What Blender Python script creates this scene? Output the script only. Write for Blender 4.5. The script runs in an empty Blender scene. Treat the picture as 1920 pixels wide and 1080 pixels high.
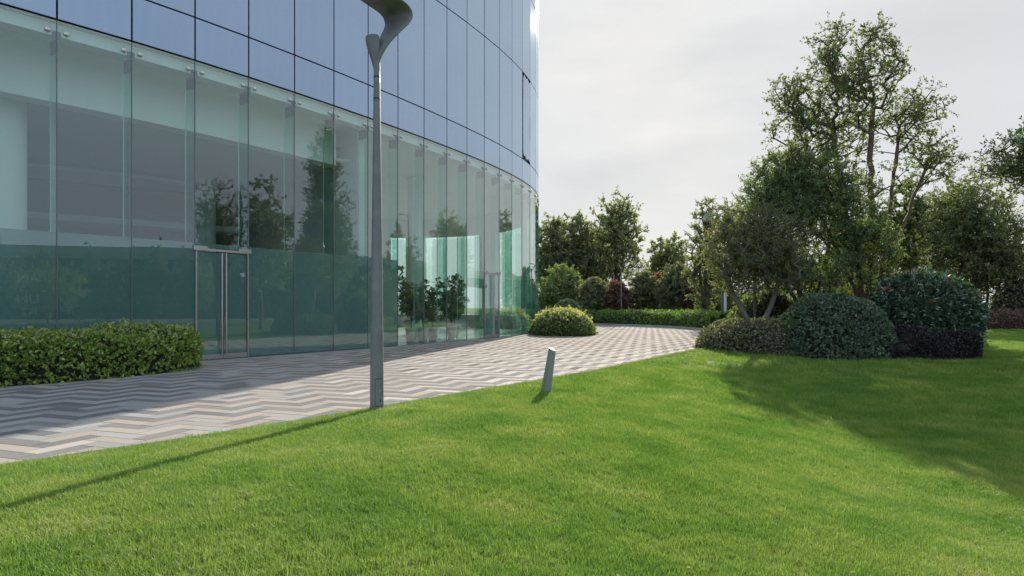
import bpy, math, random
import numpy as np
from mathutils import Vector, Matrix, Quaternion

# ------------------------------------------------------------------ camera, sky, sun, exposure
SC = bpy.context.scene
COL = SC.collection
F_PX = 1228.8            # focal length of the photograph in its own pixels (1920 wide)
CAM_Z = 1.5
cam_d = bpy.data.cameras.new('camera')
cam_d.sensor_width = 36.0
cam_d.lens = 36.0 * F_PX / 1920.0
cam_d.shift_y = 35.4 / 1920.0
cam_d.clip_start = 0.05
cam_d.clip_end = 3000.0
cam = bpy.data.objects.new('camera', cam_d)
cam.location = (0, 0, CAM_Z)
cam.rotation_euler = (math.radians(90), 0, 0)
COL.objects.link(cam)
SC.camera = cam

SUN_AZ = math.radians(13.3)      # to the right of straight ahead (+Y)
SUN_EL = math.radians(23.8)
SUN = Vector((math.sin(SUN_AZ) * math.cos(SUN_EL), math.cos(SUN_AZ) * math.cos(SUN_EL), math.sin(SUN_EL)))

world = bpy.data.worlds.new('World')
SC.world = world
world.use_nodes = True
nt = world.node_tree
nt.nodes.clear()
w_out = nt.nodes.new('ShaderNodeOutputWorld')
w_bg = nt.nodes.new('ShaderNodeBackground')
w_bg.inputs['Strength'].default_value = 0.10
sky = nt.nodes.new('ShaderNodeTexSky')
sky.sky_type = 'NISHITA'
sky.sun_disc = False
sky.sun_elevation = SUN_EL
sky.sun_rotation = SUN_AZ
sky.air_density = 1.0
sky.dust_density = 1.5
sky.ozone_density = 1.5
tc = nt.nodes.new('ShaderNodeTexCoord')
# thin high cloud: pale veil, set brighter and bluer on the side away from the sun
dot = nt.nodes.new('ShaderNodeVectorMath'); dot.operation = 'DOT_PRODUCT'
dot.inputs[1].default_value = SUN
nt.links.new(tc.outputs['Generated'], dot.inputs[0])
mr = nt.nodes.new('ShaderNodeMapRange')
mr.inputs['From Min'].default_value = -1.0
mr.inputs['From Max'].default_value = 1.0
nt.links.new(dot.outputs['Value'], mr.inputs['Value'])
pw = nt.nodes.new('ShaderNodeMath'); pw.operation = 'POWER'; pw.inputs[1].default_value = 1.3
nt.links.new(mr.outputs['Result'], pw.inputs[0])
mapn = nt.nodes.new('ShaderNodeMapping'); mapn.inputs['Scale'].default_value = (1.3, 1.3, 4.0)
nt.links.new(tc.outputs['Generated'], mapn.inputs['Vector'])
nz = nt.nodes.new('ShaderNodeTexNoise'); nz.inputs['Scale'].default_value = 2.1
nz.inputs['Detail'].default_value = 6.0; nz.inputs['Roughness'].default_value = 0.55
nt.links.new(mapn.outputs['Vector'], nz.inputs['Vector'])
vr = nt.nodes.new('ShaderNodeMapRange')                 # veil cover
vr.inputs['From Min'].default_value = 0.3; vr.inputs['From Max'].default_value = 0.7
vr.inputs['To Min'].default_value = 0.955; vr.inputs['To Max'].default_value = 0.995
nt.links.new(nz.outputs['Fac'], vr.inputs['Value'])
vb = nt.nodes.new('ShaderNodeMapRange')                 # veil brightness
vb.inputs['To Min'].default_value = 5.8; vb.inputs['To Max'].default_value = 4.7
nt.links.new(pw.outputs['Value'], vb.inputs['Value'])
vc = nt.nodes.new('ShaderNodeMix'); vc.data_type = 'RGBA'
vc.inputs['A'].default_value = (0.74, 0.95, 1.24, 1)
vc.inputs['B'].default_value = (0.965, 0.99, 1.01, 1)
nt.links.new(pw.outputs['Value'], vc.inputs['Factor'])
vm = nt.nodes.new('ShaderNodeVectorMath'); vm.operation = 'SCALE'
nt.links.new(vc.outputs['Result'], vm.inputs[0])
map2 = nt.nodes.new('ShaderNodeMapping'); map2.inputs['Scale'].default_value = (1.0, 1.0, 3.2); map2.inputs['Location'].default_value = (0.4, 1.1, 0.2)
nt.links.new(tc.outputs['Generated'], map2.inputs['Vector'])
nz2 = nt.nodes.new('ShaderNodeTexNoise'); nz2.inputs['Scale'].default_value = 3.0; nz2.inputs['Detail'].default_value = 5; nz2.inputs['Roughness'].default_value = 0.5
nt.links.new(map2.outputs['Vector'], nz2.inputs['Vector'])
cl = nt.nodes.new('ShaderNodeMapRange'); cl.inputs['From Min'].default_value = 0.3; cl.inputs['From Max'].default_value = 0.7
cl.inputs['To Min'].default_value = 0.93; cl.inputs['To Max'].default_value = 1.04
nt.links.new(nz2.outputs['Fac'], cl.inputs['Value'])
vs = nt.nodes.new('ShaderNodeMath'); vs.operation = 'MULTIPLY'
nt.links.new(vb.outputs['Result'], vs.inputs[0]); nt.links.new(cl.outputs['Result'], vs.inputs[1])
nt.links.new(vs.outputs['Value'], vm.inputs['Scale'])
mixs = nt.nodes.new('ShaderNodeMix'); mixs.data_type = 'RGBA'
nt.links.new(vr.outputs['Result'], mixs.inputs['Factor'])
nt.links.new(sky.outputs['Color'], mixs.inputs['A'])
nt.links.new(vm.outputs['Vector'], mixs.inputs['B'])
nt.links.new(mixs.outputs['Result'], w_bg.inputs['Color'])
nt.links.new(w_bg.outputs['Background'], w_out.inputs['Surface'])

sun_d = bpy.data.lights.new('sun', 'SUN')
sun_d.energy = 5.0
sun_d.angle = math.radians(0.53)
sun_d.color = (1.0, 0.90, 0.76)
sun_o = bpy.data.objects.new('sun', sun_d)
sun_o.rotation_euler = SUN.to_track_quat('Z', 'Y').to_euler()
sun_o.location = SUN * 200
COL.objects.link(sun_o)

SC.view_settings.view_transform = 'Standard'
SC.view_settings.look = 'None'
SC.view_settings.exposure = 0.68
SC.view_settings.gamma = 1.0
SC.view_settings.use_curve_mapping = False
SC.render.engine = 'CYCLES'
cy = SC.cycles
cy.max_bounces = 10; cy.diffuse_bounces = 4; cy.glossy_bounces = 4
cy.transmission_bounces = 6; cy.transparent_max_bounces = 32
cy.use_denoising = True
cy.sample_clamp_indirect = 6.0
cy.caustics_reflective = False; cy.caustics_refractive = False

RNG = np.random.default_rng(7)
random.seed(7)

# ------------------------------------------------------------------ helpers
def tag(o, label=None, cat=None, group=None, kind=None):
    if label: o['label'] = label
    if cat: o['category'] = cat
    if group: o['group'] = group
    if kind: o['kind'] = kind
    return o

def link(o, parent=None):
    COL.objects.link(o)
    if parent is not None: o.parent = parent
    return o

def empty(name, loc=(0, 0, 0), rz=0.0):
    o = bpy.data.objects.new(name, None)
    o.location = loc; o.rotation_euler = (0, 0, rz)
    o.empty_display_size = 0.2
    return link(o)

def mesh_np(name, verts, faces, mats=None, midx=None, smooth=False):
    """faces: (M,k) int array or list of such arrays"""
    if isinstance(faces, np.ndarray): faces = [faces]
    me = bpy.data.meshes.new(name)
    verts = np.asarray(verts, dtype=np.float32)
    me.vertices.add(len(verts)); me.vertices.foreach_set('co', verts.ravel())
    loops = np.concatenate([f.ravel() for f in faces]).astype(np.int32)
    tot = np.concatenate([np.full(len(f), f.shape[1], np.int32) for f in faces])
    start = np.concatenate([[0], np.cumsum(tot)[:-1]]).astype(np.int32)
    me.loops.add(len(loops)); me.loops.foreach_set('vertex_index', loops)
    me.polygons.add(len(tot)); me.polygons.foreach_set('loop_start', start)
    if mats:
        for m in (mats if isinstance(mats, (list, tuple)) else [mats]): me.materials.append(m)
    if midx is not None: me.polygons.foreach_set('material_index', np.asarray(midx, np.int32))
    me.update(calc_edges=True)
    me.polygons.foreach_set('use_smooth', np.full(len(tot), bool(smooth)))
    me.validate(clean_customdata=False)
    return me

def obj(name, me, parent=None, loc=None, rot=None):
    o = bpy.data.objects.new(name, me)
    if loc is not None: o.location = loc
    if rot is not None: o.rotation_euler = rot
    return link(o, parent)

BOXF = np.array([[0, 3, 2, 1], [4, 5, 6, 7], [0, 1, 5, 4], [1, 2, 6, 5], [2, 3, 7, 6], [3, 0, 4, 7]])
def box_vf(x0, x1, y0, y1, z0, z1):
    return np.array([[x0, y0, z0], [x1, y0, z0], [x1, y1, z0], [x0, y1, z0],
                     [x0, y0, z1], [x1, y0, z1], [x1, y1, z1], [x0, y1, z1]], float), BOXF

class MB:
    def __init__(s): s.v = []; s.f = {}; s.n = 0; s.m = {}
    def add(s, v, f, mi=0):
        v = np.asarray(v, float); f = np.asarray(f)
        s.v.append(v); s.f.setdefault(f.shape[1], []).append(f + s.n); s.m.setdefault(f.shape[1], []).append(np.full(len(f), mi)); s.n += len(v)
        return s
    def box(s, *a, mi=0):
        v, f = box_vf(*a); return s.add(v, f, mi)
    def mesh(s, name, mats, smooth=False):
        ks = sorted(s.f)
        return mesh_np(name, np.concatenate(s.v), [np.concatenate(s.f[k]) for k in ks], mats,
                       np.concatenate([np.concatenate(s.m[k]) for k in ks]), smooth)

def box_mesh(name, a, mat):
    v, f = box_vf(*a); return mesh_np(name, v, f, mat)

def tube_vf(pts, radii, seg=8, cap=True):
    pts = np.asarray(pts, float); n = len(pts)
    T = np.gradient(pts, axis=0) if n > 2 else np.repeat((pts[1] - pts[0])[None], 2, 0)
    T /= np.linalg.norm(T, axis=1, keepdims=True) + 1e-9
    up = np.array([0, 0, 1.0]) if abs(T[0, 2]) < 0.9 else np.array([1.0, 0, 0])
    a = np.linspace(0, 2 * np.pi, seg, endpoint=False)
    V = []
    u = np.cross(up, T[0]); u /= np.linalg.norm(u)
    for i in range(n):
        u = u - T[i] * (u @ T[i]); u /= np.linalg.norm(u) + 1e-9
        w = np.cross(T[i], u)
        V.append(pts[i] + radii[i] * (np.cos(a)[:, None] * u + np.sin(a)[:, None] * w))
    V = np.concatenate(V)
    i = np.arange(n - 1)[:, None] * seg; j = np.arange(seg)[None]; k = (np.arange(seg) + 1)[None] % seg
    Fq = np.stack([i + j, i + k, i + seg + k, i + seg + j], -1).reshape(-1, 4)
    tri = []
    if cap:
        c0 = len(V); V = np.concatenate([V, pts[:1], pts[-1:]])
        for q in range(seg):
            tri.append([c0, (q + 1) % seg, q]); tri.append([c0 + 1, (n - 1) * seg + q, (n - 1) * seg + (q + 1) % seg])
    return V, Fq, np.array(tri, int).reshape(-1, 3)

def tube_mesh(name, pts, radii, mat, seg=10, smooth=True):
    v, q, t = tube_vf(pts, radii, seg)
    return mesh_np(name, v, [q, t] if len(t) else q, mat, smooth=smooth)

def lathe_vf(prof, seg=16):
    prof = np.asarray(prof, float); a = np.linspace(0, 2 * np.pi, seg, endpoint=False)
    V = np.stack([prof[:, 0][:, None] * np.cos(a), prof[:, 0][:, None] * np.sin(a), np.repeat(prof[:, 1][:, None], seg, 1)], -1).reshape(-1, 3)
    i = np.arange(len(prof) - 1)[:, None] * seg; j = np.arange(seg)[None]; k = (np.arange(seg) + 1)[None] % seg
    return V, np.stack([i + j, i + k, i + seg + k, i + seg + j], -1).reshape(-1, 4)

def at(px, Y):                      # world X of a photograph column at distance Y
    return (px - 960.0) / F_PX * Y
def zt(py, Y):                      # world Z of a photograph row at distance Y
    return CAM_Z + (575.4 - py) / F_PX * Y

# ------------------------------------------------------------------ materials
def new_mat(name):
    m = bpy.data.materials.new(name); m.use_nodes = True
    t = m.node_tree; t.nodes.clear()
    o = t.nodes.new('ShaderNodeOutputMaterial')
    return m, t, o

def ramp(t, cols, src=None):
    r = t.nodes.new('ShaderNodeValToRGB')
    e = r.color_ramp.elements
    while len(e) < len(cols): e.new(0.5)
    for k, (p, c) in enumerate(cols):
        e[k].position = p; e[k].color = (*c, 1)
    if src is not None: t.links.new(src, r.inputs['Fac'])
    return r

def solid(name, c, rough=0.6, metal=0.0, spec=0.5, var=0.12, scale=6.0, bump=0.0, coords='Object'):
    m, t, o = new_mat(name)
    b = t.nodes.new('ShaderNodeBsdfPrincipled')
    b.inputs['Roughness'].default_value = rough; b.inputs['Metallic'].default_value = metal
    b.inputs['Specular IOR Level'].default_value = spec
    tcn = t.nodes.new('ShaderNodeTexCoord')
    n = t.nodes.new('ShaderNodeTexNoise'); n.inputs['Scale'].default_value = scale; n.inputs['Detail'].default_value = 8
    t.links.new(tcn.outputs[coords], n.inputs['Vector'])
    c = np.array(c)
    r = ramp(t, [(0.25, tuple(c * (1 - var))), (0.75, tuple(np.minimum(c * (1 + var), 1)))], n.outputs['Fac'])
    t.links.new(r.outputs['Color'], b.inputs['Base Color'])
    if bump:
        bp = t.nodes.new('ShaderNodeBump'); bp.inputs['Strength'].default_value = bump; bp.inputs['Distance'].default_value = 0.01
        n2 = t.nodes.new('ShaderNodeTexNoise'); n2.inputs['Scale'].default_value = scale * 12; n2.inputs['Detail'].default_value = 6
        t.links.new(tcn.outputs[coords], n2.inputs['Vector'])
        t.links.new(n2.outputs['Fac'], bp.inputs['Height']); t.links.new(bp.outputs['Normal'], b.inputs['Normal'])
    t.links.new(b.outputs['BSDF'], o.inputs['Surface'])
    return m

def leaf_mat(name, cols, trans=0.35, gloss=0.06, rough=0.45, tcol=None, clump=0.35, cscale=1.3):
    """foliage: each leaf its own shade out of the ramp, plus slow drift over the plant"""
    m, t, o = new_mat(name)
    g = t.nodes.new('ShaderNodeNewGeometry')
    n = t.nodes.new('ShaderNodeTexNoise'); n.inputs['Scale'].default_value = cscale; n.inputs['Detail'].default_value = 3
    t.links.new(g.outputs['Position'], n.inputs['Vector'])
    mx = t.nodes.new('ShaderNodeMix'); mx.data_type = 'FLOAT'; mx.inputs['Factor'].default_value = clump
    t.links.new(g.outputs['Random Per Island'], mx.inputs['A'])
    sh = t.nodes.new('ShaderNodeMapRange'); sh.inputs['From Min'].default_value = 0.3; sh.inputs['From Max'].default_value = 0.7
    t.links.new(n.outputs['Fac'], sh.inputs['Value']); t.links.new(sh.outputs['Result'], mx.inputs['B'])
    r = ramp(t, cols, mx.outputs['Result'])
    d = t.nodes.new('ShaderNodeBsdfDiffuse'); t.links.new(r.outputs['Color'], d.inputs['Color'])
    tr = t.nodes.new('ShaderNodeBsdfTranslucent')
    hs = t.nodes.new('ShaderNodeMix'); hs.data_type = 'RGBA'; hs.blend_type = 'MULTIPLY'; hs.inputs['Factor'].default_value = 1
    t.links.new(r.outputs['Color'], hs.inputs['A']); hs.inputs['B'].default_value = (*(tcol or (1.5, 1.5, 0.6)), 1)
    t.links.new(hs.outputs['Result'], tr.inputs['Color'])
    m1 = t.nodes.new('ShaderNodeMixShader'); m1.inputs['Fac'].default_value = trans
    t.links.new(d.outputs['BSDF'], m1.inputs[1]); t.links.new(tr.outputs['BSDF'], m1.inputs[2])
    gl = t.nodes.new('ShaderNodeBsdfGlossy'); gl.inputs['Roughness'].default_value = rough
    gl.inputs['Color'].default_value = (0.9, 0.95, 0.9, 1)
    m2 = t.nodes.new('ShaderNodeMixShader'); m2.inputs['Fac'].default_value = gloss
    t.links.new(m1.outputs['Shader'], m2.inputs[1]); t.links.new(gl.outputs['BSDF'], m2.inputs[2])
    t.links.new(m2.outputs['Shader'], o.inputs['Surface'])
    return m

def glass_mat(name, tint, base=0.10, edge=0.85, power=3.5, rough=0.0, gcol=(1, 1, 1), haze=0.0, hcol=(0.5, 0.6, 0.6)):
    m, t, o = new_mat(name)
    tr = t.nodes.new('ShaderNodeBsdfTransparent'); tr.inputs['Color'].default_value = (*tint, 1)
    gl = t.nodes.new('ShaderNodeBsdfGlossy'); gl.inputs['Roughness'].default_value = rough; gl.inputs['Color'].default_value = (*gcol, 1)
    lw = t.nodes.new('ShaderNodeLayerWeight'); lw.inputs['Blend'].default_value = 0.5
    p = t.nodes.new('ShaderNodeMath'); p.operation = 'POWER'; p.inputs[1].default_value = power
    t.links.new(lw.outputs['Facing'], p.inputs[0])
    ma = t.nodes.new('ShaderNodeMath'); ma.operation = 'MULTIPLY_ADD'; ma.inputs[1].default_value = edge; ma.inputs[2].default_value = base
    t.links.new(p.outputs['Value'], ma.inputs[0])
    # thin film of dust and rain marks on the outside
    tcn = t.nodes.new('ShaderNodeTexCoord'); mp = t.nodes.new('ShaderNodeMapping'); mp.inputs['Scale'].default_value = (1.6, 1.6, 0.25)
    t.links.new(tcn.outputs['Object'], mp.inputs['Vector'])
    n = t.nodes.new('ShaderNodeTexNoise'); n.inputs['Scale'].default_value = 2.5; n.inputs['Detail'].default_value = 7
    t.links.new(mp.outputs['Vector'], n.inputs['Vector'])
    di = t.nodes.new('ShaderNodeBsdfDiffuse'); di.inputs['Color'].default_value = (*hcol, 1)
    hz = t.nodes.new('ShaderNodeMapRange'); hz.inputs['From Min'].default_value = 0.35; hz.inputs['From Max'].default_value = 0.75
    hz.inputs['To Min'].default_value = haze * 0.7; hz.inputs['To Max'].default_value = haze * 1.3
    t.links.new(n.outputs['Fac'], hz.inputs['Value'])
    m0 = t.nodes.new('ShaderNodeMixShader'); t.links.new(hz.outputs['Result'], m0.inputs['Fac'])
    t.links.new(tr.outputs['BSDF'], m0.inputs[1]); t.links.new(di.outputs['BSDF'], m0.inputs[2])
    mx = t.nodes.new('ShaderNodeMixShader')
    t.links.new(ma.outputs['Value'], mx.inputs['Fac'])
    t.links.new(m0.outputs['Shader'], mx.inputs[1]); t.links.new(gl.outputs['BSDF'], mx.inputs[2])
    t.links.new(mx.outputs['Shader'], o.inputs['Surface'])
    return m

def coated_mat(name):
    """opaque blue solar-control glass of the upper storeys"""
    m, t, o = new_mat(name)
    oi = t.nodes.new('ShaderNodeObjectInfo')
    tcn = t.nodes.new('ShaderNodeTexCoord'); mp = t.nodes.new('ShaderNodeMapping'); mp.inputs['Scale'].default_value = (1.2, 1.2, 0.2)
    t.links.new(tcn.outputs['Object'], mp.inputs['Vector'])
    n = t.nodes.new('ShaderNodeTexNoise'); n.inputs['Scale'].default_value = 2.0; n.inputs['Detail'].default_value = 7
    t.links.new(mp.outputs['Vector'], n.inputs['Vector'])
    ad = t.nodes.new('ShaderNodeMath'); ad.operation = 'MULTIPLY_ADD'; ad.inputs[1].default_value = 0.45
    t.links.new(oi.outputs['Random'], ad.inputs[0]); t.links.new(n.outputs['Fac'], ad.inputs[2])
    r = ramp(t, [(0.35, (0.08, 0.165, 0.37)), (0.95, (0.125, 0.23, 0.43))], ad.outputs['Value'])
    d = t.nodes.new('ShaderNodeBsdfDiffuse'); t.links.new(r.outputs['Color'], d.inputs['Color'])
    gl = t.nodes.new('ShaderNodeBsdfGlossy'); gl.inputs['Roughness'].default_value = 0.07; gl.inputs['Color'].default_value = (0.80, 0.91, 0.98, 1)
    lw = t.nodes.new('ShaderNodeLayerWeight'); lw.inputs['Blend'].default_value = 0.5
    p = t.nodes.new('ShaderNodeMath'); p.operation = 'POWER'; p.inputs[1].default_value = 2.2
    t.links.new(lw.outputs['Facing'], p.inputs[0])
    ma = t.nodes.new('ShaderNodeMath'); ma.operation = 'MULTIPLY_ADD'; ma.inputs[1].default_value = 0.62; ma.inputs[2].default_value = 0.29
    t.links.new(p.outputs['Value'], ma.inputs[0])
    mx = t.nodes.new('ShaderNodeMixShader'); t.links.new(ma.outputs['Value'], mx.inputs['Fac'])
    t.links.new(d.outputs['BSDF'], mx.inputs[1]); t.links.new(gl.outputs['BSDF'], mx.inputs[2])
    t.links.new(mx.outputs['Shader'], o.inputs['Surface'])
    return m

def film_mat(name):
    m, t, o = new_mat(name)
    d = t.nodes.new('ShaderNodeBsdfDiffuse'); d.inputs['Color'].default_value = (0.36, 0.49, 0.49, 1)
    tl = t.nodes.new('ShaderNodeBsdfTranslucent'); tl.inputs['Color'].default_value = (0.48, 0.62, 0.61, 1)
    tr = t.nodes.new('ShaderNodeBsdfTransparent'); tr.inputs['Color'].default_value = (0.8, 0.92, 0.92, 1)
    a = t.nodes.new('ShaderNodeMixShader'); a.inputs['Fac'].default_value = 0.45
    t.links.new(d.outputs['BSDF'], a.inputs[1]); t.links.new(tl.outputs['BSDF'], a.inputs[2])
    b = t.nodes.new('ShaderNodeMixShader'); b.inputs['Fac'].default_value = 0.36
    t.links.new(a.outputs['Shader'], b.inputs[1]); t.links.new(tr.outputs['BSDF'], b.inputs[2])
    t.links.new(b.outputs['Shader'], o.inputs['Surface'])
    return m

def stone_mat(name, c, var=0.13, rough=0.95):
    m, t, o = new_mat(name)
    b = t.nodes.new('ShaderNodeBsdfPrincipled'); b.inputs['Roughness'].default_value = rough; b.inputs['Specular IOR Level'].default_value = 0.05
    g = t.nodes.new('ShaderNodeNewGeometry')
    n = t.nodes.new('ShaderNodeTexNoise'); n.inputs['Scale'].default_value = 55; n.inputs['Detail'].default_value = 6; n.inputs['Roughness'].default_value = 0.7
    n3 = t.nodes.new('ShaderNodeTexNoise'); n3.inputs['Scale'].default_value = 0.8; n3.inputs['Detail'].default_value = 5
    t.links.new(g.outputs['Position'], n.inputs['Vector']); t.links.new(g.outputs['Position'], n3.inputs['Vector'])
    oi = t.nodes.new('ShaderNodeObjectInfo')
    s = t.nodes.new('ShaderNodeMath'); s.operation = 'ADD'
    t.links.new(g.outputs['Random Per Island'], s.inputs[0]); t.links.new(oi.outputs['Random'], s.inputs[1])
    fr = t.nodes.new('ShaderNodeMath'); fr.operation = 'FRACT'; t.links.new(s.outputs['Value'], fr.inputs[0])
    a1 = t.nodes.new('ShaderNodeMath'); a1.operation = 'MULTIPLY_ADD'; a1.inputs[1].default_value = 0.55
    t.links.new(n.outputs['Fac'], a1.inputs[0])
    a0 = t.nodes.new('ShaderNodeMath'); a0.operation = 'MULTIPLY_ADD'; a0.inputs[1].default_value = 0.35
    t.links.new(fr.outputs['Value'], a0.inputs[0]); 
    a2 = t.nodes.new('ShaderNodeMath'); a2.operation = 'MULTIPLY'; a2.inputs[1].default_value = 0.25
    t.links.new(n3.outputs['Fac'], a2.inputs[0]); t.links.new(a2.outputs['Value'], a0.inputs[2])
    t.links.new(a0.outputs['Value'], a1.inputs[2])
    c = np.array(c)
    r = ramp(t, [(0.2, tuple(c * (1 - 1.6 * var))), (0.95, tuple(np.minimum(c * (1 + 1.4 * var), 1)))], a1.outputs['Value'])
    t.links.new(r.outputs['Color'], b.inputs['Base Color'])
    bp = t.nodes.new('ShaderNodeBump'); bp.inputs['Strength'].default_value = 0.25; bp.inputs['Distance'].default_value = 0.003
    t.links.new(n.outputs['Fac'], bp.inputs['Height']); t.links.new(bp.outputs['Normal'], b.inputs['Normal'])
    t.links.new(b.outputs['BSDF'], o.inputs['Surface'])
    return m

M = {}
M['soil'] = solid('soil', (0.06, 0.065, 0.035), 0.95, var=0.35, scale=0.4)
M['joint'] = solid('joint_sand', (0.10, 0.095, 0.088), 0.95, var=0.2, scale=3)
M['beige'] = stone_mat('beige_granite', (0.385, 0.345, 0.305))
M['white'] = stone_mat('pale_glare_granite', (0.48, 0.445, 0.40))  # light stone, made whiter for the glancing sun
M['grey'] = stone_mat('grey_granite', (0.225, 0.225, 0.22))
M['brown'] = stone_mat('brown_grey_granite', (0.135, 0.12, 0.105))
M['dark'] = stone_mat('dark_granite', (0.18, 0.185, 0.195))
M['light'] = stone_mat('light_grey_granite', (0.335, 0.34, 0.335))
M['kerb'] = stone_mat('kerb_granite', (0.40, 0.395, 0.38))
M['edge'] = stone_mat('edging_granite', (0.185, 0.17, 0.155))
M['conc'] = solid('concrete', (0.36, 0.35, 0.33), 0.9, var=0.15, scale=0.5, bump=0.1)
M['plaster'] = solid('white_plaster', (0.84, 0.85, 0.83), 0.85, var=0.04, scale=0.7)
M['wallgrey'] = solid('grey_wall', (0.36, 0.36, 0.35), 0.8, var=0.06, scale=0.5)
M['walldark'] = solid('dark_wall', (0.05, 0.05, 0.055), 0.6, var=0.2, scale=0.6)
M['ceil'] = solid('ceiling_paint', (0.66, 0.66, 0.65), 0.8, var=0.04, scale=0.4)
M['tile'] = solid('lobby_floor', (0.34, 0.34, 0.33), 0.25, var=0.08, scale=0.6)
M['steel'] = solid('brushed_steel', (0.55, 0.53, 0.51), 0.32, 0.9, var=0.08, scale=20)
M['darkmetal'] = solid('joint_black', (0.018, 0.02, 0.024), 0.5, var=0.1, scale=3)
M['clip'] = solid('clip_grey', (0.10, 0.12, 0.125), 0.45, 0.4, var=0.1, scale=8)
M['lamp'] = solid('lamp_paint', (0.19, 0.2, 0.205), 0.5, 0.0, var=0.16, scale=5, bump=0.05)
M['pole'] = solid('pole_paint', (0.10, 0.105, 0.11), 0.5, 0.2, var=0.1, scale=5)
M['bollard'] = solid('bollard_paint', (0.27, 0.295, 0.28), 0.45, 0.2, var=0.08, scale=6)
M['whitemetal'] = solid('white_paint', (0.62, 0.63, 0.62), 0.4, var=0.05, scale=5)
M['pot'] = solid('pot_white', (0.7, 0.71, 0.68), 0.4, var=0.05, scale=5)
M['bark'] = solid('bark', (0.10, 0.078, 0.062), 0.9, var=0.3, scale=9, bump=0.5)
M['barkred'] = solid('bark_red', (0.17, 0.105, 0.08), 0.85, var=0.25, scale=9, bump=0.4)
M['barkgrey'] = solid('bark_grey', (0.17, 0.155, 0.14), 0.9, var=0.25, scale=9, bump=0.4)
M['core_shade'] = solid('inner_core_shade', (0.022, 0.022, 0.014), 0.95, var=0.3, scale=4)  # dark colour stands in for the shade inside bushes
M['glass'] = glass_mat('green_glass', (0.905, 0.985, 0.96), base=0.075, edge=0.65, power=3.0, haze=0.012, hcol=(0.45, 0.6, 0.57))
M['fin'] = glass_mat('fin_glass', (0.80, 0.93, 0.895), base=0.06, edge=0.5, power=3.0, haze=0.05, hcol=(0.3, 0.55, 0.5))
M['finedge'] = solid('fin_edge', (0.5, 0.85, 0.76), 0.2, var=0.05, scale=3)
M['seal'] = solid('silicone_seal', (0.16, 0.20, 0.20), 0.5, var=0.1, scale=3)
M['film'] = film_mat('frosted_film')
M['letter'] = solid('film_letter', (0.26, 0.385, 0.38), 0.7, var=0.05, scale=3)
M['blue'] = coated_mat('blue_coated_glass')
def G(*c): return c
M['lf_a'] = leaf_mat('leaf_tall', [(0, (0.055, 0.090, 0.032)), (0.5, (0.100, 0.150, 0.050)), (1, (0.170, 0.225, 0.075))], trans=0.5, tcol=(1.45, 1.45, 0.65))
M['lf_b'] = leaf_mat('leaf_dense', [(0, (0.085, 0.139, 0.054)), (0.5, (0.154, 0.224, 0.085)), (1, (0.262, 0.332, 0.131))], trans=0.5, tcol=(1.4, 1.4, 0.7))
M['lf_c'] = leaf_mat('leaf_maple', [(0, (0.100, 0.144, 0.056)), (0.55, (0.169, 0.213, 0.081)), (1, (0.300, 0.263, 0.125))], trans=0.5, tcol=(1.4, 1.35, 0.7))
M['lf_d'] = leaf_mat('leaf_bright', [(0, (0.070, 0.110, 0.040)), (0.5, (0.120, 0.170, 0.060)), (1, (0.190, 0.245, 0.090))], trans=0.45)
M['lf_far'] = leaf_mat('leaf_far', [(0, (0.100, 0.140, 0.060)), (0.5, (0.180, 0.220, 0.090)), (1, (0.280, 0.320, 0.140))], trans=0.5, tcol=(1.4, 1.4, 0.7))
M['lf_red'] = leaf_mat('leaf_red', [(0, (0.100, 0.065, 0.050)), (0.5, (0.180, 0.105, 0.080)), (1, (0.280, 0.150, 0.100))], trans=0.4, tcol=(1.4, 1.1, 0.8))
M['lf_orange'] = leaf_mat('leaf_orange', [(0, (0.130, 0.070, 0.040)), (0.5, (0.220, 0.110, 0.060)), (1, (0.330, 0.160, 0.075))], trans=0.4, tcol=(1.4, 1.1, 0.8))
M['lf_olive'] = leaf_mat('leaf_olive', [(0, (0.110, 0.130, 0.065)), (0.5, (0.190, 0.210, 0.110)), (1, (0.300, 0.320, 0.170))], trans=0.4, tcol=(1.35, 1.35, 0.8))
M['lf_vari'] = leaf_mat('leaf_variegated', [(0, (0.075, 0.105, 0.045)), (0.55, (0.149, 0.179, 0.090)), (0.8, (0.374, 0.359, 0.254)), (1, (0.628, 0.583, 0.448))], trans=0.25, clump=0.15)
M['lf_ball'] = leaf_mat('leaf_ball', [(0, (0.052, 0.100, 0.052)), (0.6, (0.115, 0.183, 0.104)), (1, (0.251, 0.324, 0.209))], trans=0.2, gloss=0.10, clump=0.2)
M['lf_photinia'] = leaf_mat('leaf_photinia', [(0, (0.034, 0.086, 0.046)), (0.6, (0.075, 0.144, 0.075)), (1, (0.138, 0.218, 0.121))], trans=0.2, gloss=0.16, rough=0.35, clump=0.15)
M['lf_tip'] = leaf_mat('leaf_red_tip', [(0, (0.30, 0.06, 0.03)), (1, (0.55, 0.16, 0.07))], trans=0.3, tcol=(1.3, 1.1, 0.8))
M['lf_purple'] = leaf_mat('leaf_purple', [(0, (0.020, 0.014, 0.022)), (0.6, (0.038, 0.026, 0.040)), (1, (0.070, 0.046, 0.066))], trans=0.15, tcol=(1.4, 0.9, 1.0), gloss=0.08)
M['lf_pink'] = leaf_mat('leaf_pink', [(0, (0.144, 0.054, 0.042)), (0.6, (0.312, 0.144, 0.108)), (1, (0.552, 0.312, 0.240))], trans=0.3, tcol=(1.3, 1.0, 0.9))
M['lf_hedge'] = leaf_mat('leaf_hedge', [(0, (0.060, 0.140, 0.015)), (0.45, (0.180, 0.310, 0.040)), (0.75, (0.380, 0.500, 0.090)), (1, (0.600, 0.660, 0.180))], trans=0.3, gloss=0.09, clump=0.25, cscale=5)
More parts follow.
